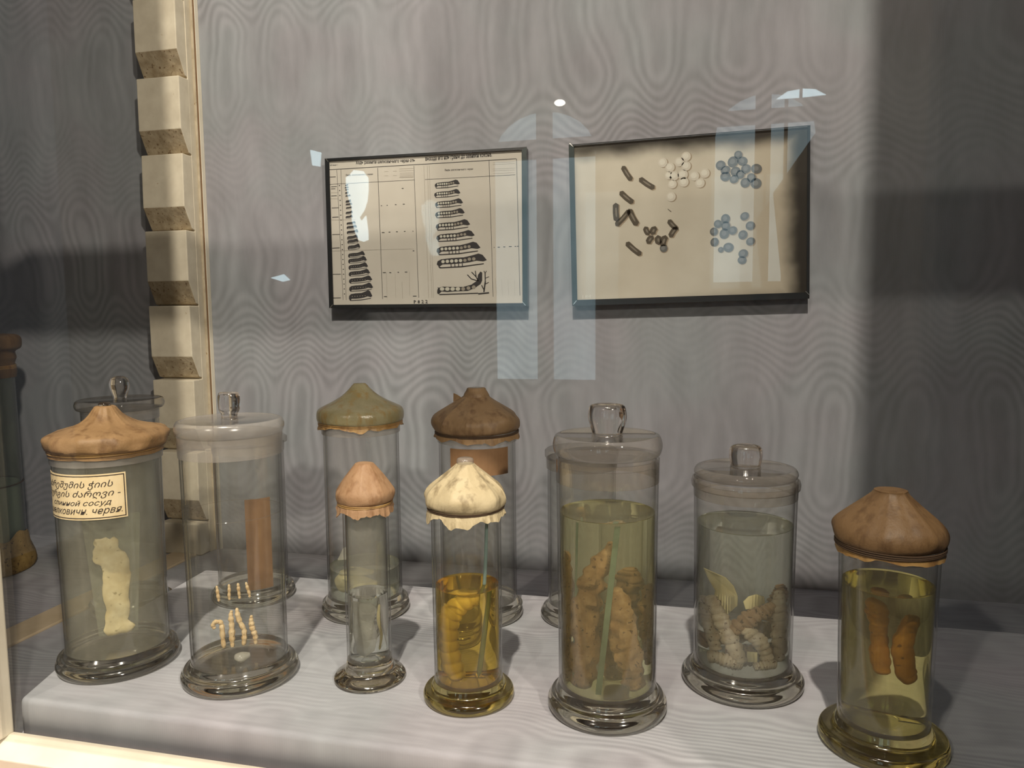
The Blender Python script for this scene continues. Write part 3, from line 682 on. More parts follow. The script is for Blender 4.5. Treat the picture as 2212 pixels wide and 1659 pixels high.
def add_neck(j, r, z0, z1, mat=None):
    return lathe('ground_neck', [(r-.0022, z0), (r+.0004, z0+.0006), (r+.0008, z1), (r-.0022, z1), (r-.0022, z0)], mat or MT['frost'], j, 64)
def add_liquid(j, r, z0, z1, mat, rt=None, wedge=0.0):
    r0 = r-.0031; r1 = (rt or r)-.0031
    p = [(0, z0), (r0*.8, z0), (r0-.001, z0+.0012), (r0, z0+.004), (r1, z1+.0010), (r1-.0012, z1+.0001), (r1-.004, z1-.0003), (0, z1-.0003)]
    o = lathe('liquid', p, mat, j, 72)
    cast(o); return o
def add_knob(j, pts, mat=None, flat=1.0, name='knob'):
    o = lathe(name, smooth_prof(pts, 18), mat or MT['knob'], j, 40, (lambda a, k: (1.0-(1-flat)*abs(math.sin(a)), 0)) if flat != 1 else None)
    cast(o); return o
def add_flat_lid(j, r, z0, z1, mat, knob, kflat=0.8, rim=0.0012):
    h = z1-z0
    k_ = spline([(r*.93, z0), (r*.985, z0+.06*h), (r+rim, z0+.36*h), (r+rim, z0+.62*h), (r*.985, z0+.93*h), (r*.93, z1), (r*.88, z1-.0008)], 20)
    lid = lathe('lid', [(0, z0)] + k_ + [(0, z1-.0010)], mat, j, 64)
    k = add_knob(lid, knob, flat=kflat)
    return lid
def add_cap(j, prof, mat, folds=7, amp=0.03, seed=0, name='paper_cap', creases=0.0):
    top = smooth_prof(prof, 22)
    zmax = max(p[1] for p in top); zmin = min(p[1] for p in top)
    inner = [(max(0, p[0]-.0012), p[1]-.0012) for p in top[::-1]]
    pr = top + inner
    n = len(top); rng = random.Random(seed); ph = [rng.uniform(0, 6.28) for _ in range(4)]
    def fn(a, k):
        kk = k if k < n else 2*n-1-k
        u = kk/(n-1)           # 0 at bottom .. 1 at peak
        w = math.sin(PI*min(1, max(0, (u-.12)/.88)))
        c = abs((((a+.25*math.sin(2*a+ph[3]))*folds/(2*PI)+ph[0]) % 1)*2-1)
        c = 0.55*c + 0.75*max(0.0, c-0.78)/0.22*0.4
        q = amp*w*(c-0.5) + 0.35*amp*w*math.sin(3*a+ph[1]) + creases*(noise.noise(Vector((math.cos(a)*3, math.sin(a)*3, u*5+seed))))
        return 1+q, 0.0008*math.sin(2*a+ph[2])*(1-u)
    return lathe(name, pr, mat, j, 112, fn)
def add_tie(j, r, z, mat=None, t=0.0009, turns=2, name='tie'):
    pr = []
    vs, fs = [], []
    for q in range(turns):
        base = len(vs); seg, m = 60, 6
        for i in range(seg):
            a = 2*PI*i/seg; zz = z - q*t*1.9 + 0.0004*math.sin(2*a+q)
            for k in range(m):
                b_ = 2*PI*k/m; rr = r + t*math.cos(b_); vs.append((rr*math.cos(a), rr*math.sin(a), zz+t*math.sin(b_)))
        for i in range(seg):
            for k in range(m):
                i2, k2 = (i+1) % seg, (k+1) % m
                fs.append((base+i*m+k, base+i2*m+k, base+i2*m+k2, base+i*m+k2))
    return link(name, vs, fs, mat or MT['thread'], j, None, True)
def add_skirt(j, r, z0, drop, mat, seed=0, flare=0.004, rag=0.6, name='torn_skirt'):
    """Torn paper edge hanging below the tie."""
    seg = 96; vs, fs = [], []
    prof = []
    for i in range(seg):
        a = 2*PI*i/seg
        nn = noise.noise(Vector((math.cos(a)*2.6+seed*5, math.sin(a)*2.6, seed))) + 0.30*noise.noise(Vector((math.cos(a)*8+seed, math.sin(a)*8, 3)))
        d = drop*(1+rag*nn*1.2); d = max(d, drop*.25)
        fw = flare*(1+0.9*noise.noise(Vector((math.cos(a)*7, math.sin(a)*7, seed+9))))
        for (rr, zz) in ((r, z0), (r+fw*.5, z0-d*.45), (r+fw, z0-d), (r+fw-.0009, z0-d), (r+fw*.5-.0009, z0-d*.45), (r-.0009, z0)):
            vs.append((rr*math.cos(a), rr*math.sin(a), zz))
    for i in range(seg):
        k = (i+1) % seg
        for q in range(6):
            q2 = (q+1) % 6; fs.append((i*6+q, k*6+q, k*6+q2, i*6+q2))
    o = link(name, vs, fs, mat, j, None, False)
    return o
def jar(label, x, y, z=0.0, name='specimen_jar'):
    # the empty's +x axis points away, -y towards the viewer's side
    return thing(name, label, 'jar', (x, y, z))
def towards(x, y):
    """Unit vectors on the stand: to the right of, and towards, someone in front of the case."""
    d = Vector((x, y)).normalized(); return Vector((d.y, -d.x)), -d
def at(x, y, rt, fw, z):
    R, Fw = towards(x, y); return (x + R.x*rt + Fw.x*fw, y + R.y*rt + Fw.y*fw, z)
def item(name, label, cat, x, y, path, mat, group=None, **kw):
    """A specimen: path of (right, towards viewer, height, radius) in a jar standing at x, y."""
    R, Fw = towards(x, y); o0 = Vector((x + R.x*path[0][0] + Fw.x*path[0][1], y + R.y*path[0][0] + Fw.y*path[0][1], path[0][2]))
    P = []
    for a, b_, c, r in path:
        q = Vector((x + R.x*a + Fw.x*b_, y + R.y*a + Fw.y*b_, c)) - o0; P.append((q.x, q.y, q.z, r))
    o = tube(name, P, mat, None, o0, **kw)
    return tag(o, label, cat, group)
def slab(name, label, cat, x, y, outline, fw, thick, mat, group=None, lean=0.0, bend=0.0, bevel=0.0008, lump=0.0):
    """A flat piece facing the viewer: outline of (right, height)."""
    R, Fw = towards(x, y)
    n = len(outline); v = []
    for s_ in (0, 1):
        for a, c in outline:
            f_ = fw + lean*(c-outline[0][1]) - bend*a*a - s_*thick
            v.append((R.x*a+Fw.x*f_, R.y*a+Fw.y*f_, c))
    f = [tuple(range(n)), tuple(range(2*n-1, n-1, -1))] + [(q, n+q, n+(q+1) % n, (q+1) % n) for q in range(n)]
    o = solid(name, v, f, mat, None, 0.0 if lump else bevel, 2, (x, y, 0))
    if lump:
        bm = bmesh.new(); bm.from_mesh(o.data)
        bmesh.ops.triangulate(bm, faces=bm.faces)
        for _ in range(2): bmesh.ops.subdivide_edges(bm, edges=[e for e in bm.edges if e.calc_length() > .004], cuts=1, use_grid_fill=True)
        bmesh.ops.triangulate(bm, faces=bm.faces)
        bm.normal_update()
        dv = [(q, q.normal*lump*(noise.noise(q.co*70)+0.6*noise.noise(q.co*190))) for q in bm.verts]
        for q, e in dv: q.co += e
        bmesh.ops.smooth_vert(bm, verts=bm.verts, factor=0.35, use_axis_x=True, use_axis_y=True, use_axis_z=True)
        bm.to_mesh(o.data); bm.free()
        for q in o.data.polygons: q.use_smooth = True
    recv(o)
    return tag(o, label, cat, group) if label else o

# --- the tan capped jar with the handwritten label
X, Y = -0.6512, 0.7315
J = jar('wide glass jar with tan paper cap and handwritten paper label, front row far left', X, Y)
add_foot(J, .0650, .0548, .024, MT['foot'])
add_body(J, .0545, .024, .236, .250, .0560, MT['glass_film'])
add_neck(J, .0572, .2375, .2535)
add_cap(J, [(.0590, .2525), (.0625, .2545), (.0642, .2600), (.0638, .2665), (.0575, .2712), (.0440, .2745), (.0310, .2790), (.0200, .2865), (.0130, .2950), (.0095, .2985), (.0, .2985)], MT['cap_tan'], 8, .13, 1, creases=.05)
add_tie(J, .0592, .2525, MT['rust'], .0010, 2)
add_skirt(J, .0585, .2520, .0060, MT['cap_tan'], 1, .0005, .25)
add_knob(J, [(.0045, .2975), (.0065, .3000), (.0045, .3025), (0, .303)], MT['foot_pink'], name='knob_tip')
# paper label curved round the glass
R_, Fw_ = towards(X, Y); th0 = math.atan2(Fw_.y, Fw_.x)
rl = .0565
def wrap(u, z, r):   # u: metres to the right of the middle, seen from the front
    a = th0 + u/rl; return (r*math.cos(a), r*math.sin(a), z)
def wrap_strip(name, u0, u1, z0, z1, r, mat, parent, n=24, th=0.0004, tilt=0.0):
    vs, fs = [], []
    for i in range(n+1):
        u = u0+(u1-u0)*i/n
        for zz in (z0+tilt*u, z1+tilt*u):
            for rr in (r, r-th): vs.append(wrap(u, zz, rr))
    for i in range(n):
        b_ = i*4; c = b_+4
        fs += [(b_, c, c+2, b_+2), (b_+1, b_+3, c+3, c+1), (b_, b_+1, c+1, c), (b_+2, c+2, c+3, b_+3)]
    fs += [(0, 2, 3, 1), (n*4, n*4+1, n*4+3, n*4+2)]
    return link(name, vs, fs, mat, parent)
lab = wrap_strip('paper_label', -.088, .0165, .1815, .2310, rl, MT['label'], J)
lab['label'] = 'aged paper label with four lines of ink handwriting'
vs, fs = [], []
def wrap_add(v, f):
    b_ = len(vs); vs.extend(wrap(p[0], p[1], rl+.00025) for p in v); fs.extend(tuple(b_+i for i in q) for q in f)
def seg_line(u0, z0, u1, z1, w):
    n = 12; dx, dz = u1-u0, z1-z0; L = math.hypot(dx, dz); nx, nz = -dz/L*w/2, dx/L*w/2
    v = []; f = []
    for i in range(n+1):
        t = i/n; v += [(u0+dx*t+nx, z0+dz*t+nz), (u0+dx*t-nx, z0+dz*t-nz)]
    for i in range(n): f.append((2*i, 2*i+1, 2*i+3, 2*i+2))
    wrap_add(v, f)
seg_line(-.086, .1835, .0145, .1835, .0010); seg_line(-.086, .2290, .0145, .2290, .0010); seg_line(.0145, .1830, .0145, .2295, .0010)
for tx, u0, u1, z, h, sh in (('აბრეშუმის ჭიის', -.082, .0035, .2165, .0072, .35), ('ზურგის ძარღვი -', -.082, .0105, .2065, .0070, .35), ('спинной сосуд', -.070, .0015, .1970, .0060, .40), ('шелковичн. червя.', -.080, .0115, .1875, .0058, .40)):
    v, f = text_geo(tx, 1.0, sh, 1)
    wrap_add(fit_text(v, u0, z, u1, z+.0006, h), f)
link('handwriting', vs, fs, MT['ink'], lab)
sl = slab('glass_slide', 'tapering hazy glass slide standing in the labelled jar', 'slide', X, Y, [(-.020, .030), (.021, .030), (.030, .172), (-.030, .172)], -.004, .0016, MT['slide'], None, .03)
rng = random.Random(5)
out = []
prof = [(-.012, .0345), (.015, .034), (.019, .041), (.013, .050), (.014, .075), (.017, .100), (.017, .118), (.012, .131), (.006, .138), (.005, .146), (.001, .151), (-.003, .148), (-.007, .152), (-.012, .149), (-.018, .150), (-.021, .144), (-.017, .140), (-.021, .134), (-.022, .126), (-.018, .121), (-.014, .119), (-.013, .098), (-.012, .070), (-.013, .050), (-.015, .042)]
ts = slab('dissected_larva', 'yellowish opened larva with ragged top mounted in the labelled jar', 'specimen', X, Y, [(a*.95+rng.uniform(-.0007, .0007), c+rng.uniform(-.0008, .0008)) for a, c in prof], .0095, .0045, MT['tissue'], None, .03, 0, .0012, .0032)

# --- jar behind it, on the case floor
X, Y = -0.827, 0.960
J = jar('clear jar with glass ball knob half hidden behind the labelled jar', X, Y, DZ)
add_foot(J, .0560, .0500, .024, MT['foot'])
add_body(J, .0500, .024, .285, .300, .0515)
add_neck(J, .0520, .288, .303)
add_flat_lid(J, .0590, .3035, .3180, MT['lid_glass'], [(.010, .3165), (.0095, .319), (.0125, .327), (.0150, .338), (.0130, .347), (.006, .351), (0, .3515)], .85)

# --- frosted lid jar with small larvae
X, Y = -0.4917, 0.7309
J = jar('clear jar with frosted flat lid and square knob holding small larvae', X, Y)
add_foot(J, .0625, .0512, .024, MT['foot'])
add_body(J, .0510, .024, .246, .262, .0528)
add_neck(J, .0535, .2490, .2715)
lathe('level_mark', [(.0516, .1855), (.0520, .1858), (.0516, .1863), (.0512, .1859), (.0516, .1855)], MT['lid_glass'], J, 64)
add_flat_lid(J, .0552, .2718, .2875, MT['frost'], [(.0100, .2865), (.0092, .2890), (.0095, .2930), (.0118, .2970), (.0127, .3040), (.0124, .3120), (.0105, .3160), (.005, .3165), (0, .3165)], .8)
pt = slab('glass_plate', 'thin clear glass plate carrying the rows of small larvae', 'plate', X, Y, [(-.030, .0282), (.030, .0282), (.030, .100), (-.030, .100)], -.004, .0014, MT['plate'], None, -.06)
front = [(-.0205, .0125), (-.0085, -.002), (.004, .004), (.0155, .0)]
def small(nm, lbl, pts, r, rings=7):
    return item(nm, lbl, 'larva', X, Y, pts, MT['lar_small'], 'small larvae on the glass plate', seg=9, n=26, rings=rings, ringamp=.28, lump=.25, seed=len(pts)+int(abs(pts[0][0])*9999))
A = .0032
small('small_larva', 'front row small larva with curled head, leftmost', [(-.0165, .006, .034, .0022), (-.0172, .006, .047, .003), (-.0175, .006, .058, .003), (-.0190, .006, .0645, .0028), (-.0245, .006, .0655, .0028), (-.0268, .006, .0610, .0024), (-.0240, .006, .0585, .0018)], A)
small('small_larva', 'front row small larva standing straight, second from left', [(-.0075, .006, .034, .0022), (-.0080, .006, .046, .0034), (-.0075, .006, .060, .0034), (-.0080, .006, .071, .0026), (-.0068, .006, .0765, .0014)], A)
small('small_larva', 'front row small larva bent in the middle, tallest', [(.0035, .006, .034, .0018), (.0050, .006, .043, .0032), (.0048, .006, .052, .003), (.0010, .006, .062, .0032), (-.0012, .006, .072, .0030), (-.0015, .006, .0785, .0016)], A)
small('small_larva', 'front row small larva with pointed top, rightmost', [(.0168, .006, .0335, .0018), (.0162, .006, .043, .003), (.0140, .006, .053, .0032), (.0128, .006, .062, .0026), (.0135, .006, .068, .0014)], A)
for i, (a, l, t) in enumerate(((-.0195, 'leftmost', -.0012), (-.0085, 'second from left', 0.0), (.0020, 'second from right', -.0008), (.0125, 'rightmost', -.0022))):
    small('small_larva', 'tiny larva of the upper row, ' + l, [(a, -.002, .085, .0011), (a-.0004, -.002, .090, .0018), (a+t, -.002, .098, .0019), (a+t*1.5, -.002, .1035, .0010)], A, 4)
item('loose_tissue', 'flat whitish scrap lying on the bottom of the frosted lid jar', 'scrap', X, Y, [(-.006, .020, .0285, .003), (.002, .022, .0290, .0055), (.010, .020, .0285, .003)], MT['film'], None, seg=10, n=14, lump=.5)

# --- jar hidden behind the frosted lid jar
X, Y = -0.6119, 0.9504
J = jar('clear jar with brown paper strip hidden behind the frosted lid jar', X, Y)
add_foot(J, .0565, .0475, .022, MT['foot'])
add_body(J, .0475, .022, .205, .220)
add_neck(J, .0480, .2085, .2195)
lathe('lid', [(0, .2200), (.0500, .2200), (.0530, .2215), (.0530, .2270), (.0500, .2290), (0, .2290)], MT['lid_glass'], J, 48)
R_, Fw_ = towards(X, Y); th0 = math.atan2(Fw_.y, Fw_.x); rl = .0481
bs = wrap_strip('brown_strip', -.008, .0265, .0235, .150, rl, MT['brownlab'], J, 20)
bs['label'] = 'upright strip of brown paper glued to the jar'

# --- back row, olive membrane
X, Y = -0.4333, 0.9357
J = jar('tall back row jar closed by a glossy olive membrane cap', X, Y)
add_foot(J, .0585, .0497, .024, MT['foot'])
add_body(J, .0495, .024, .240, .258, None, MT['glass'])
add_neck(J, .0508, .2425, .2600)
add_liquid(J, .0495, .0246, .062, MT['liq_pale'])
add_cap(J, [(.0535, .2575), (.0560, .2590), (.0570, .2640), (.0562, .2715), (.0520, .2760), (.0385, .2825), (.0250, .2905), (.0153, .2988), (.0100, .3050), (.0080, .3068), (.0070, .3075), (0, .3077)], MT['cap_olive'], 3, .012, 2, 'membrane_cap')
add_tie(J, .0545, .2570, MT['rust'], .0010, 2)
add_skirt(J, .0540, .2565, .0050, MT['rust'], 3, .0022, 1.0)
item('pale_specimen', 'pale yellow lump lying at the bottom of the olive capped jar', 'specimen', X, Y, [(-.032, .008, .040, .006), (-.020, .012, .046, .014), (-.004, .010, .040, .012), (.012, .008, .036, .007)], MT['lar_yellow'], None, seg=12, n=24, lump=.4)
slab('glass_chip', 'triangular whitish glass chip standing in the olive capped jar', 'chip', X, Y, [(-.036, .072), (-.022, .072), (-.022, .090), (-.028, .088)], .006, .002, MT['film'])
item('glass_stub', 'small glass stub gleaming at the right of the olive capped jar', 'stub', X, Y, [(.020, .0, .074, .004), (.022, .0, .082, .006), (.021, 0, .092, .004)], MT['slide'], None, seg=10, n=12)

# --- back row, brown paper cap with brown label
X, Y = -0.2781, 0.9525
J = jar('tall back row jar with brown pleated paper cap and brown label', X, Y)
add_foot(J, .0575, .0500, .024, MT['foot'])
add_body(J, .0500, .024, .232, .250)
add_neck(J, .0512, .2330, .2500)
add_cap(J, [(.0520, .2470), (.0555, .2490), (.0570, .2540), (.0566, .2615), (.0520, .2680), (.0410, .2755), (.0290, .2830), (.0190, .2895), (.0150, .2930), (.0105, .2940)], MT['cap_brown'], 7, .10, 3, creases=.03)
add_tie(J, .0540, .2460, MT['thread'], .0009, 2)
add_skirt(J, .0535, .2455, .0085, MT['cap_tan'], 4, .0022, .7)
add_knob(J, [(.0172, .2900), (.0160, .2940), (.0130, .2990), (.0118, .3015), (.0090, .3022), (0, .3020)], MT['cap_brown'], name='knob_tip')
add_knob(J, [(.0085, .3020), (.0080, .3026), (0, .3028)], MT['frost'], name='knob_top')
R_, Fw_ = towards(X, Y); th0 = math.atan2(Fw_.y, Fw_.x); rl = .0507
bl = wrap_strip('brown_label', -.037, .044, .1960, .2300, rl, MT['brownlab'], J, 18)
bl['label'] = 'plain brown paper label'
# a torn ear of paper at the cap's crown
solid('torn_ear', [(-.030, -.004, .2835), (-.018, -.006, .2895), (-.024, -.005, .2930), (-.0295, -.004, .2950), (-.030, -.0048, .2835), (-.018, -.0068, .2895), (-.024, -.0058, .2930), (-.0295, -.0048, .2950)], [(0,1,2,3), (7,6,5,4), (0,4,5,1), (1,5,6,2), (2,6,7,3), (3,7,4,0)], MT['cap_brown'], J)

# --- slim tube with apricot cap
X, Y = -0.3465, 0.7537
J = jar('slim narrow jar with apricot paper cap on a wide foot', X, Y)
cast(lathe('foot', [(0, .0030), (.0250, .0024), (.0360, .0004), (.0388, .0015), (.0390, .0040), (.0370, .0070), (.0300, .0105), (.0262, .0150), (.0252, .0200), (.0243, .0240), (0, .0240)], MT['foot_pink'], J, 64))
add_body(J, .0243, .0243, .190, .2050, .0246)
add_liquid(J, .0243, .0248, .0963, MT['liq_clear'])
lathe('haze', [(.0214, .100), (.0216, .1015), (.0216, .186), (.0214, .187), (.0213, .100)], MT['mist'], J, 40)
add_cap(J, [(.0278, .1985), (.0298, .2000), (.0311, .2045), (.0311, .2095), (.0285, .2145), (.0225, .2235), (.0155, .2325), (.0105, .2385), (.0085, .2398), (0, .2405)], MT['cap_pink'], 6, .07, 4, creases=.02)
add_tie(J, .0290, .1980, MT['rust'], .0008, 2)
add_skirt(J, .0288, .1975, .0085, MT['cap_pink'], 6, .0018, .8)
slab('white_film', 'thin whitish translucent film hanging in the slim jar', 'specimen', X, Y, [(-.014, .090), (.002, .088), (.007, .080), (.004, .066), (.007, .050), (.004, .034), (-.004, .028), (-.010, .032), (-.013, .055), (-.012, .075)], .003, .0020, MT['film'], None, 0, 8)
item('thread_gut', 'thin dark yellowish strand beside the film in the slim jar', 'specimen', X, Y, [(.009, .002, .085, .001), (.008, .002, .068, .0016), (.010, .002, .050, .0012), (.008, .002, .034, .0010)], MT['lar_yellow'], None, seg=8, n=20, lump=.3)

# --- golden jar with the big caterpillar
X, Y = -0.2283, 0.7377
J = jar('jar of golden liquid with cream paper cap, big pale caterpillar inside', X, Y)
add_foot(J, .0470, .0356, .0215, MT['foot_gold'])
add_body(J, .0354, .0215, .200, .2150, .0360)
add_liquid(J, .0354, .0221, .1202, MT['liq_gold'])
add_cap(J, [(.0372, .2030), (.0400, .2055), (.0414, .2110), (.0408, .2165), (.0355, .2235), (.0260, .2315), (.0160, .2400), (.0105, .2450), (.0085, .2465), (0, .2467)], MT['cap_cream'], 8, .13, 5, creases=.04)
add_tie(J, .0390, .2030, MT['thread'], .0007, 2)
add_skirt(J, .0385, .2025, .0100, MT['cap_cream'], 8, .0022, .7)
add_knob(J, [(.0078, .2455), (.0086, .2485), (.0080, .2515), (.0050, .2528), (0, .2530)], MT['frost'], name='knob_tip')
item('caterpillar', 'big pale cream caterpillar with bent head in the golden jar', 'caterpillar', X, Y, [(-.0070, .010, .0265, .0070), (-.0125, .010, .0380, .0095), (-.0165, .010, .0540, .0105), (-.0185, .010, .0700, .0108), (-.0170, .010, .0860, .0106), (-.0120, .010, .0980, .0100), (-.0030, .011, .1070, .0090), (.0070, .012, .1120, .0078), (.0110, .012, .1125, .0055)], MT['cater'], None, seg=20, n=80, rings=11, ringamp=.14, lump=.06)
item('glass_rod', 'thin teal glass rod leaning in the golden jar', 'rod', X, Y, [(.0075, .004, .0260, .0021), (.0130, .002, .075, .0021), (.0185, .0, .130, .0019), (.0215, -.002, .1950, .0017)], MT['rod'], None, seg=8, n=16)

# --- the biggest jar, brown larvae and two glass strips
X, Y = -0.0853, 0.7479
J = jar('biggest jar with barrel glass knob full of long brown larvae', X, Y)
add_foot(J, .0597, .0485, .0265, MT['foot'])
add_body(J, .0485, .0265, .228, .250, .0502)
add_neck(J, .0502, .2330, .2560, MT['lid_glass'])
add_liquid(J, .0485, .0271, .2015, MT['liq_green'], .0499)
add_flat_lid(J, .0522, .2590, .2790, MT['lid_glass'], [(0.0162, .2775), (0.0148, .2795), (0.0157, .2830), (0.0176, .2890), (0.0191, .2960), (0.0183, .3030), (0.0165, .3075), (0.0104, .3092), (0.0000, .3095)], .85, .0012)
def big(lbl, pts, mat, seed, rings=12):
    return item('brown_larva', lbl, 'larva', X, Y, pts, mat, 'long brown larvae in the biggest jar', seg=18, n=80, rings=rings, ringamp=.08, lump=.55, seed=seed)
big('long brown larva in the middle with raised pointed head', [(-.0200, .016, .0300, .0085), (-.0205, .016, .0500, .0115), (-.0190, .016, .0850, .0120), (-.0165, .016, .1150, .0118), (-.0120, .016, .1400, .0105), (-.0040, .016, .1580, .0080), (.0020, .016, .1720, .0050), (.0030, .016, .1790, .0025)], MT['lar_brown'], 1)
big('brown larva right of the slanting glass strip', [(.0240, .016, .0300, .0085), (.0210, .016, .0480, .0115), (.0165, .016, .0700, .0115), (.0130, .016, .0950, .0110), (.0095, .016, .1180, .0090), (.0055, .016, .1340, .0045)], MT['lar_brown'], 2)
big('dark brown larva pressed against the right wall of the biggest jar', [(.0330, .0, .0500, .0060), (.0315, .0, .0700, .0085), (.0305, .0, .0950, .0090), (.0315, .0, .1180, .0080), (.0330, .0, .1320, .0040)], MT['lar_dark'], 3)
big('dark larva pressed against the left wall of the biggest jar', [(-.0335, .004, .0300, .0060), (-.0350, .004, .0550, .0080), (-.0350, .004, .0950, .0082), (-.0340, .004, .1350, .0080), (-.0325, .004, .1560, .0050), (-.0330, .004, .1640, .0025)], MT['lar_dark'], 4)
big('shadowy larva at the back of the biggest jar', [(.0040, -.022, .0300, .0080), (.0050, -.022, .0600, .0105), (.0080, -.022, .1000, .0105), (.0130, -.022, .1300, .0085), (.0150, -.022, .1450, .0040)], MT['lar_dark'], 5)
def strip(lbl, a0, z0, a1, z1, w, fw):
    R, Fw = towards(X, Y); q = w/2
    return slab('glass_strip', lbl, 'strip', X, Y, [(a0-q, z0), (a0+q, z0), (a1+q, z1), (a1-q, z1)], fw, .0018, MT['rod'], 'glass strips in the biggest jar', 0, 0, .0004)
strip('broad slanting teal glass strip in front of the brown larvae', -.0075, .0300, .0088, .1960, .0052, .0305)
strip('thin upright glass strip at the left of the biggest jar', -.0285, .0320, -.0248, .1960, .0022, .018)

# --- jar hidden behind the biggest jar
X, Y = -0.144, 0.9732
J = jar('clear jar almost hidden behind the biggest jar', X, Y)
add_foot(J, .0540, .0440, .022, MT['foot'])
add_body(J, .0440, .022, .195, .212)
add_neck(J, .0450, .1980, .2110)
lathe('lid', [(0, .2120), (.0450, .2120), (.0475, .2140), (.0475, .2210), (.0450, .2230), (0, .2230)], MT['lid_glass'], J, 48)

# --- jar with the heap of larvae
X, Y = 0.0504, 0.8329
J = jar('jar with low glass knob lid holding a heap of tan larvae', X, Y)
add_foot(J, .0635, .0512, .0235, MT['foot'])
add_body(J, .0508, .0235, .200, .2130, .0525)
add_neck(J, .0525, .2035, .2190, MT['lid_glass'])
lathe('collar', [(.0528, .2130), (.0552, .2145), (.0556, .2190), (.0545, .2225), (.0528, .2235), (.0526, .2130)], MT['lid_glass'], J, 64)
add_liquid(J, .0508, .0241, .1739, MT['liq_pale'], .0520)
add_flat_lid(J, .0515, .2240, .2345, MT['lid_glass'], [(0.0162, .2335), (0.0153, .2355), (0.0162, .2410), (0.0172, .2470), (0.0162, .2540), (0.0128, .2575), (0.0070, .2585), (0.0000, .2585)], .8)
heap = [
 ('lying along the bottom at the left', [(-.030, .014, .0330, .0065), (-.018, .020, .0350, .0080), (-.006, .023, .0330, .0070), (.001, .024, .0310, .0045)], 'lar_tan'),
 ('leaning at the far left wall', [(-.022, .018, .0420, .0060), (-.027, .014, .0600, .0078), (-.031, .010, .0800, .0080), (-.034, .006, .0960, .0050)], 'lar_tan'),
 ('slanting down from the upper left to the centre', [(.001, .024, .0340, .0055), (-.007, .022, .0500, .0078), (-.015, .019, .0680, .0085), (-.022, .015, .0850, .0082), (-.028, .010, .0990, .0050)], 'lar_tan'),
 ('arching over the middle of the heap', [(-.010, .018, .0620, .0060), (-.002, .020, .0730, .0082), (.008, .019, .0830, .0085), (.018, .015, .0900, .0075), (.025, .010, .0960, .0045)], 'lar_dark'),
 ('slanting down to the right of the centre', [(.021, .018, .0340, .0055), (.019, .020, .0480, .0075), (.013, .021, .0600, .0080), (.004, .020, .0700, .0075), (-.004, .018, .0780, .0045)], 'lar_tan'),
 ('upright against the right wall', [(.030, .008, .0340, .0065), (.032, .008, .0550, .0088), (.031, .008, .0780, .0086), (.029, .008, .0980, .0070), (.028, .008, .1100, .0035)], 'lar_tan'),
 ('topmost with dark head at the right', [(.022, .002, .0750, .0065), (.025, .000, .0920, .0082), (.027, -.002, .1060, .0070), (.026, -.003, .1140, .0038)], 'lar_dark'),
 ('dark at the bottom centre of the heap', [(-.012, .004, .0360, .0085), (.004, .008, .0400, .0110), (.018, .006, .0440, .0095), (.028, .0, .0500, .0060)], 'lar_dark'),
 ('lying across the back of the heap', [(-.030, -.014, .0400, .0070), (-.012, -.018, .0500, .0090), (.010, -.018, .0600, .0090), (.026, -.012, .0680, .0060)], 'lar_dark'),
 ('short and low at the front right', [(.010, .027, .0320, .0045), (.020, .024, .0350, .0060), (.029, .017, .0340, .0045)], 'lar_tan')]
for i, (t, p, m) in enumerate(heap):
    item('tan_larva', 'tan larva in the heap, ' + t, 'larva', X, Y, p, MT[m], 'heap of tan larvae', seg=16, n=56, rings=10, ringamp=.18, lump=.35, seed=20+i)
slab('yellow_flap', 'upright curved yellow flap at the left of the larva heap', 'flap', X, Y, [(-.022, .086), (-.012, .078), (-.004, .090), (-.004, .100), (-.007, .110), (-.013, .118), (-.021, .121), (-.030, .1235), (-.026, .112), (-.021, .102)], .003, .0025, MT['lar_yellow'], None, 0, 8)
slab('yellow_flap', 'small rounded yellow flap on top of the larva heap', 'flap', X, Y, [(.002, .088), (.010, .090), (.017, .096), (.016, .103), (.010, .105), (.004, .102), (.000, .096)], .008, .0025, MT['lar_yellow'])
slab('yellow_flap', 'square yellow bit low between the tan larvae', 'flap', X, Y, [(.004, .036), (.013, .036), (.013, .047), (.004, .047)], .022, .003, MT['lar_yellow'])

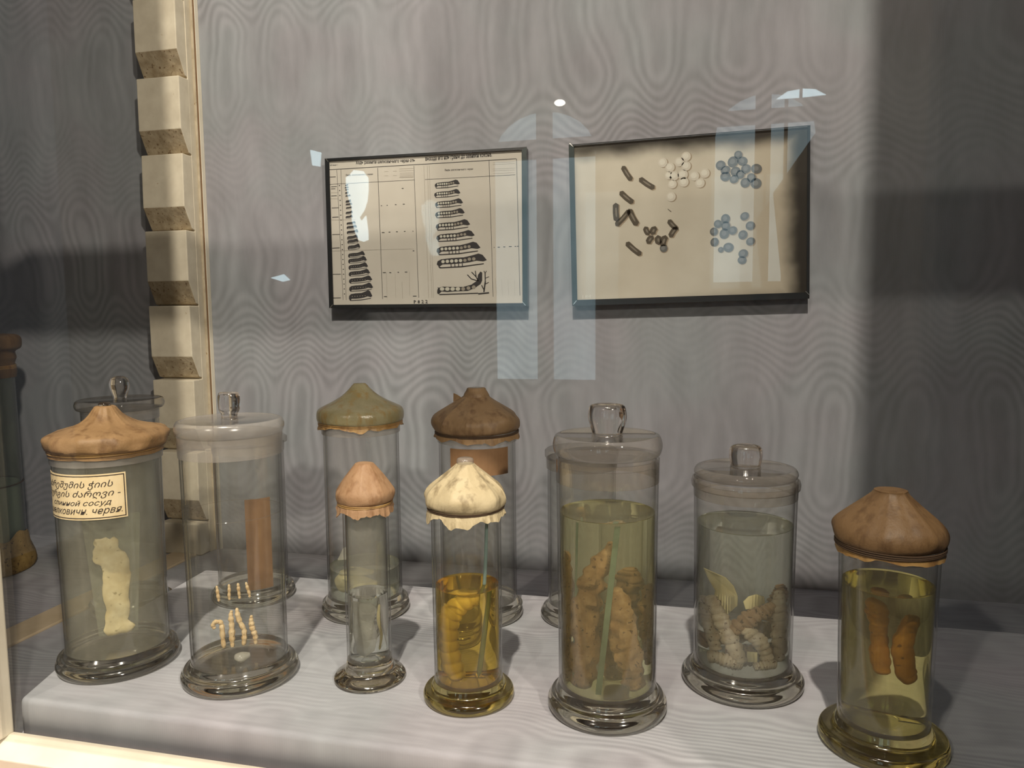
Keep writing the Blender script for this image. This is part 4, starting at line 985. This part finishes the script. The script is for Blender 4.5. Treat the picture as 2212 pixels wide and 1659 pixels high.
# --- right hand jar with two brown pupae
X, Y = 0.1695, 0.7355
J = jar('straw coloured jar with brown peaked paper cap, front row far right', X, Y)
add_foot(J, .0552, .0392, .0250, MT['foot_gold'])
add_body(J, .0392, .0250, .185, .198, .0422)
add_liquid(J, .0392, .0256, .1517, MT['liq_straw'], .0415)
add_neck(J, .0425, .1800, .1930, MT['lid_glass'])
add_cap(J, [(.0440, .1910), (.0462, .1935), (.0472, .1985), (.0462, .2045), (.0420, .2105), (.0330, .2185), (.0235, .2265), (.0160, .2335), (.0140, .2365), (.0125, .2380), (0, .2383)], MT['cap_dark'], 6, .11, 6, creases=.02)
add_tie(J, .0452, .1905, MT['thread'], .0008, 3)
add_skirt(J, .0445, .1895, .0070, MT['rust'], 11, .0006, .6)
item('brown_larva', 'dark orange brown larva with big head, left one in the straw jar', 'larva', X, Y, [(-.0015, .006, .0730, .0052), (-.0028, .006, .0850, .0066), (-.0038, .006, .1000, .0062), (-.0045, .006, .1140, .0062), (-.0055, .006, .1260, .0075), (-.0075, .006, .1350, .0070), (-.0130, .006, .1395, .0035)], MT['pupa'], None, seg=16, n=50, rings=9, ringamp=.10, lump=.25, seed=31)
item('brown_larva', 'smooth orange brown larva, right one in the straw jar', 'larva', X, Y, [(.0190, .006, .0700, .0042), (.0140, .006, .0760, .0072), (.0120, .006, .0880, .0074), (.0105, .006, .1020, .0074), (.0130, .006, .1150, .0066), (.0155, .006, .1250, .0060), (.0165, .006, .1310, .0035)], MT['pupa'], None, seg=16, n=50, rings=8, ringamp=.06, lump=.15, seed=32)

# --- the jar cut by the left edge, in the neighbouring bay
X, Y = -1.207, 1.0515
J = jar('tall greenish jar with brown cap cut off by the left edge', X, Y, DZ)
add_foot(J, .0800, .0700, .026, MT['sediment'])
add_body(J, .0690, .026, .325, .342, .0670, MT['glass_olive'])
add_liquid(J, .0690, .0266, .150, MT['liq_moss'], .0675)
lathe('cap', spline([(.0700, .3360), (.0715, .3480), (.0690, .3600), (.0720, .3700), (.0705, .3800), (.0790, .3860), (.0810, .3940), (.0800, .4040), (.0740, .4090), (.0600, .4105), (.0300, .4115), (0, .4115)], 40) + [(0, .3430), (.0660, .3430), (.0660, .3360), (.0700, .3360)], MT['cap_dark'], J, 64)
add_tie(J, .0700, .3560, MT['rust'], .0012, 3)
add_tie(J, .0692, .1520, MT['thread'], .0011, 1, 'level_line')
lathe('crust', [(.0692, .0270), (.0700, .0640), (.0716, .0600), (.0735, .0420), (.0800, .0240), (.0820, .0130), (.0806, .0060), (.0702, .0268), (.0692, .0270)], MT['sediment'], J, 56, lambda a, k: (1, .006*math.sin(5*a)+.003*math.sin(11*a) if k in (1, 2) else 0))
